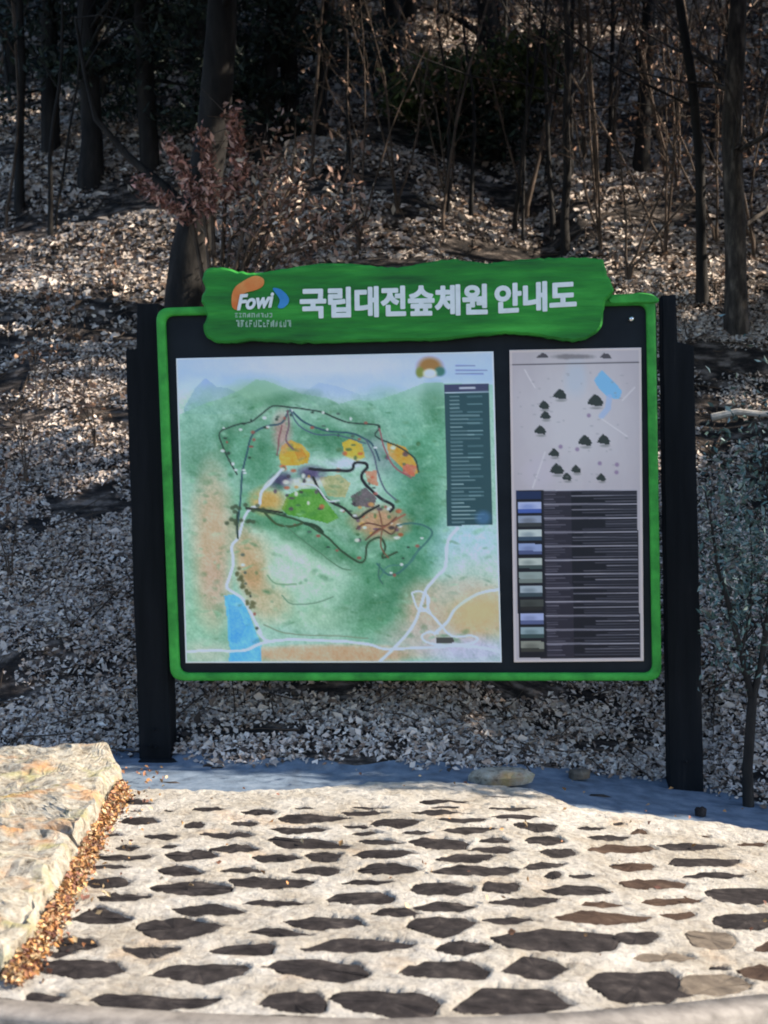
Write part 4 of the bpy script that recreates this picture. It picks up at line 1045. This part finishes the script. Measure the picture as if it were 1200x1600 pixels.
log('fallen_branch', (105, 130), (150, 185), .02, M_bark_pale, 'thin pale branch in the shade at the upper left')
# flat beige stone on the paving edge, and a few small rocks under the board
def pebble(px, py, rx, ry, h, label, mat):
    p = G(px, py); r2 = random.Random(int(px)); n = 14; V = []; 
    for z, s in ((-.02, .95), (h * .4, 1.0), (h * .85, .85), (h, .55)):
        for k in range(n):
            a = 6.283 * k / n; V.append((math.cos(a) * rx * s * r2.uniform(.9, 1.1), math.sin(a) * ry * s * r2.uniform(.88, 1.12), z + r2.uniform(-.004, .004)))
    Fc = [(r * n + k, r * n + (k + 1) % n, (r + 1) * n + (k + 1) % n, (r + 1) * n + k) for r in range(3) for k in range(n)] + [tuple(3 * n + k for k in range(n))]
    o = mesh_np('edge_stone', V, Fc, mat, loc=(p.x, p.y, gz(p.x, p.y) + .03)); tag(o, label, 'stone')
pebble(782, 1226, .17, .09, .055, 'flat beige stone on the far edge of the paving under the board', M_rock)
pebble(905, 1219, .06, .05, .03, 'small dark stone on the bare earth left of the right post', M_stones[2])
pebble(1095, 1277, .03, .03, .02, 'tiny dark pebble at the edge of the bare earth below the right post', M_stones[0])

# ------------------------------------------------------------------ canopy that shades the slope
def lit(px, py):
    """chance that a spot of the slope, given by where the photograph shows it, is reached by the sun"""
    f = 0.10 * (py < 340) + 0.04
    if px < 275 and 345 < py < 450: return 1.0
    if px < 250 and 450 <= py < 625: return 0.60
    if px < 235 and 625 <= py < 715: return 0.35
    if 560 < px < 980 and 338 < py < 430: return 1.0
    if 980 <= px < 1070 and 380 < py < 500: return 0.7
    if 690 < px < 880 and 25 < py < 95: return 0.8
    if px > 1100 and 640 < py < 668: return 1.0
    if px < 240 and 140 < py < 260: return 0.25
    return f
def outside(p, m=1.0):
    x, y = project(p)
    k = F * m / max(1.0, (Vector(p) - EYE).length)
    return x < -k or x > 1200 + k or y < -k
clumps = []
yv = 7.6
while yv < 30:
    step = 0.62 + (yv - 8) * 0.016
    xv = -9.0
    while xv < 9.5:
        x, y = xv + rnd.uniform(-.2, .2) * step, yv + rnd.uniform(-.2, .2) * step
        xv += step * 1.25
        if y < interp(foot_tab, x) - 0.05: continue
        S = Vector((x, y, hill(x, y)))
        q = project(S)
        pr = lit(*q) if -60 < q[0] < 1260 and -60 < q[1] < 1400 else 0.15
        if q[1] > 1195 and q[0] < 1100: pr = 0.0
        if rnd.random() < pr: continue
        t = rnd.uniform(6.0, 11.0)
        for _ in range(20):
            if outside(S + L * t, 0.9): break
            t += 0.8
        clumps.append((S + L * t, 0.56 * step / 0.62))
    yv += step * 0.8
# strip of shade on the bare earth right of the board
for (a, b, c) in ((842, 1206, 1238), (870, 1208, 1246), (900, 1212, 1255), (950, 1218, 1262), (1000, 1226, 1266), (1050, 1238, 1270), (1100, 1250, 1276), (1150, 1262, 1284), (1200, 1275, 1292), (1250, 1288, 1304)):
    for fr in (0, .45, .9):
        S = G(a, b - 5 + (c - b) * fr); clumps.append((S + L * rnd.uniform(5.5, 8), 0.20))
# gaps in the canopy: no branch hangs where the sun reaches the slope
gaps = []
for x0, x1, y0, y1, sx, sy in ((0, 262, 352, 446, 24, 13), (0, 235, 466, 496, 24, 12), (60, 240, 516, 540, 24, 10), (40, 225, 566, 600, 24, 12), (50, 215, 655, 690, 30, 12),
                               (585, 960, 352, 404, 24, 11), (985, 1060, 410, 490, 24, 14), (700, 870, 44, 88, 24, 14), (1115, 1210, 650, 662, 24, 8), (30, 120, 232, 250, 24, 10), (20, 110, 150, 160, 24, 8)):
    for x in range(x0, x1, sx):
        for y in range(y0, y1, sy): gaps.append(HP(x, y))
GA = np.array([tuple(g) for g in gaps]); LN = np.array(tuple(L))
def blocks(c, r):
    d = np.array(tuple(c)) - GA; t = d @ LN; per = np.linalg.norm(d - t[:, None] * LN, axis=1)
    return bool(((per < r) & (t > 0)).any())
clumps = [(c, r) for c, r in clumps if not (r > .3 and blocks(c, r * 0.72))]
trees = {}
trunk_sites = [(5.6, 9.2), (7.6, 7.3), (6.8, 11.5), (9.5, 10.5), (8.2, 13.5), (11, 14.5), (7.2, 16.5), (10, 18), (13, 19), (9, 22), (12.5, 24), (15.5, 22), (8.0, 27), (14, 28), (11.5, 31), (17, 29), (-7, 16), (-8.5, 21), (-9.5, 26), (0.5, 33.0), (-4, 33.5), (5, 33.0)]
for (c, r) in clumps:
    j = min(range(len(trunk_sites)), key=lambda i: (trunk_sites[i][0] - c.x) ** 2 + (trunk_sites[i][1] - c.y) ** 2)
    trees.setdefault(j, []).append((c, r))
for j, cl in trees.items():
    bx, by = trunk_sites[j]; base = Vector((bx, by, hill(bx, by)))
    root = empty('canopy_tree', base)
    tag(root, 'tall evergreen outside the picture whose crown shades the wooded slope', 'tree', 'tall evergreens shading the slope from outside the picture')
    top = max(c.z for c, _ in cl) - base.z + .6
    main = [(Vector((0, 0, -.2)), .17), (Vector((rnd.gauss(0, .08), rnd.gauss(0, .08), top * .5)), .12), (Vector((0, 0, top)), .03)]
    V, Fc = tubes([main], 9, .1); mesh_np('trunk', V, Fc, M_bark, root, smooth=True)
    segs = []; P = []
    for c, r in cl:
        lc = c - base; h0 = max(0.5, min(top - .1, lc.z - .3 * math.hypot(lc.x, lc.y)))
        s0 = Vector((0, 0, h0))
        if math.hypot(lc.x, lc.y) < 4.5: segs.append([(s0, .035), (s0.lerp(lc, .55) + vj(.08), .02), (lc, .006)])
        n = int(190 * (r / .5) ** 2) + 50
        for _ in range(n):
            d = vj(1).normalized() * r * rnd.random() ** .45; P.append((lc.x + d.x, lc.y + d.y, lc.z + d.z * .8))
    if segs:
        V, Fc = tubes(segs, 4); tag(mesh_np('limbs', V, Fc, M_bark, root), kind='stuff')
    spray_mesh(np.array(P), 0.24, PINE, root)
print('clumps', len(clumps), 'objects', len(bpy.data.objects))
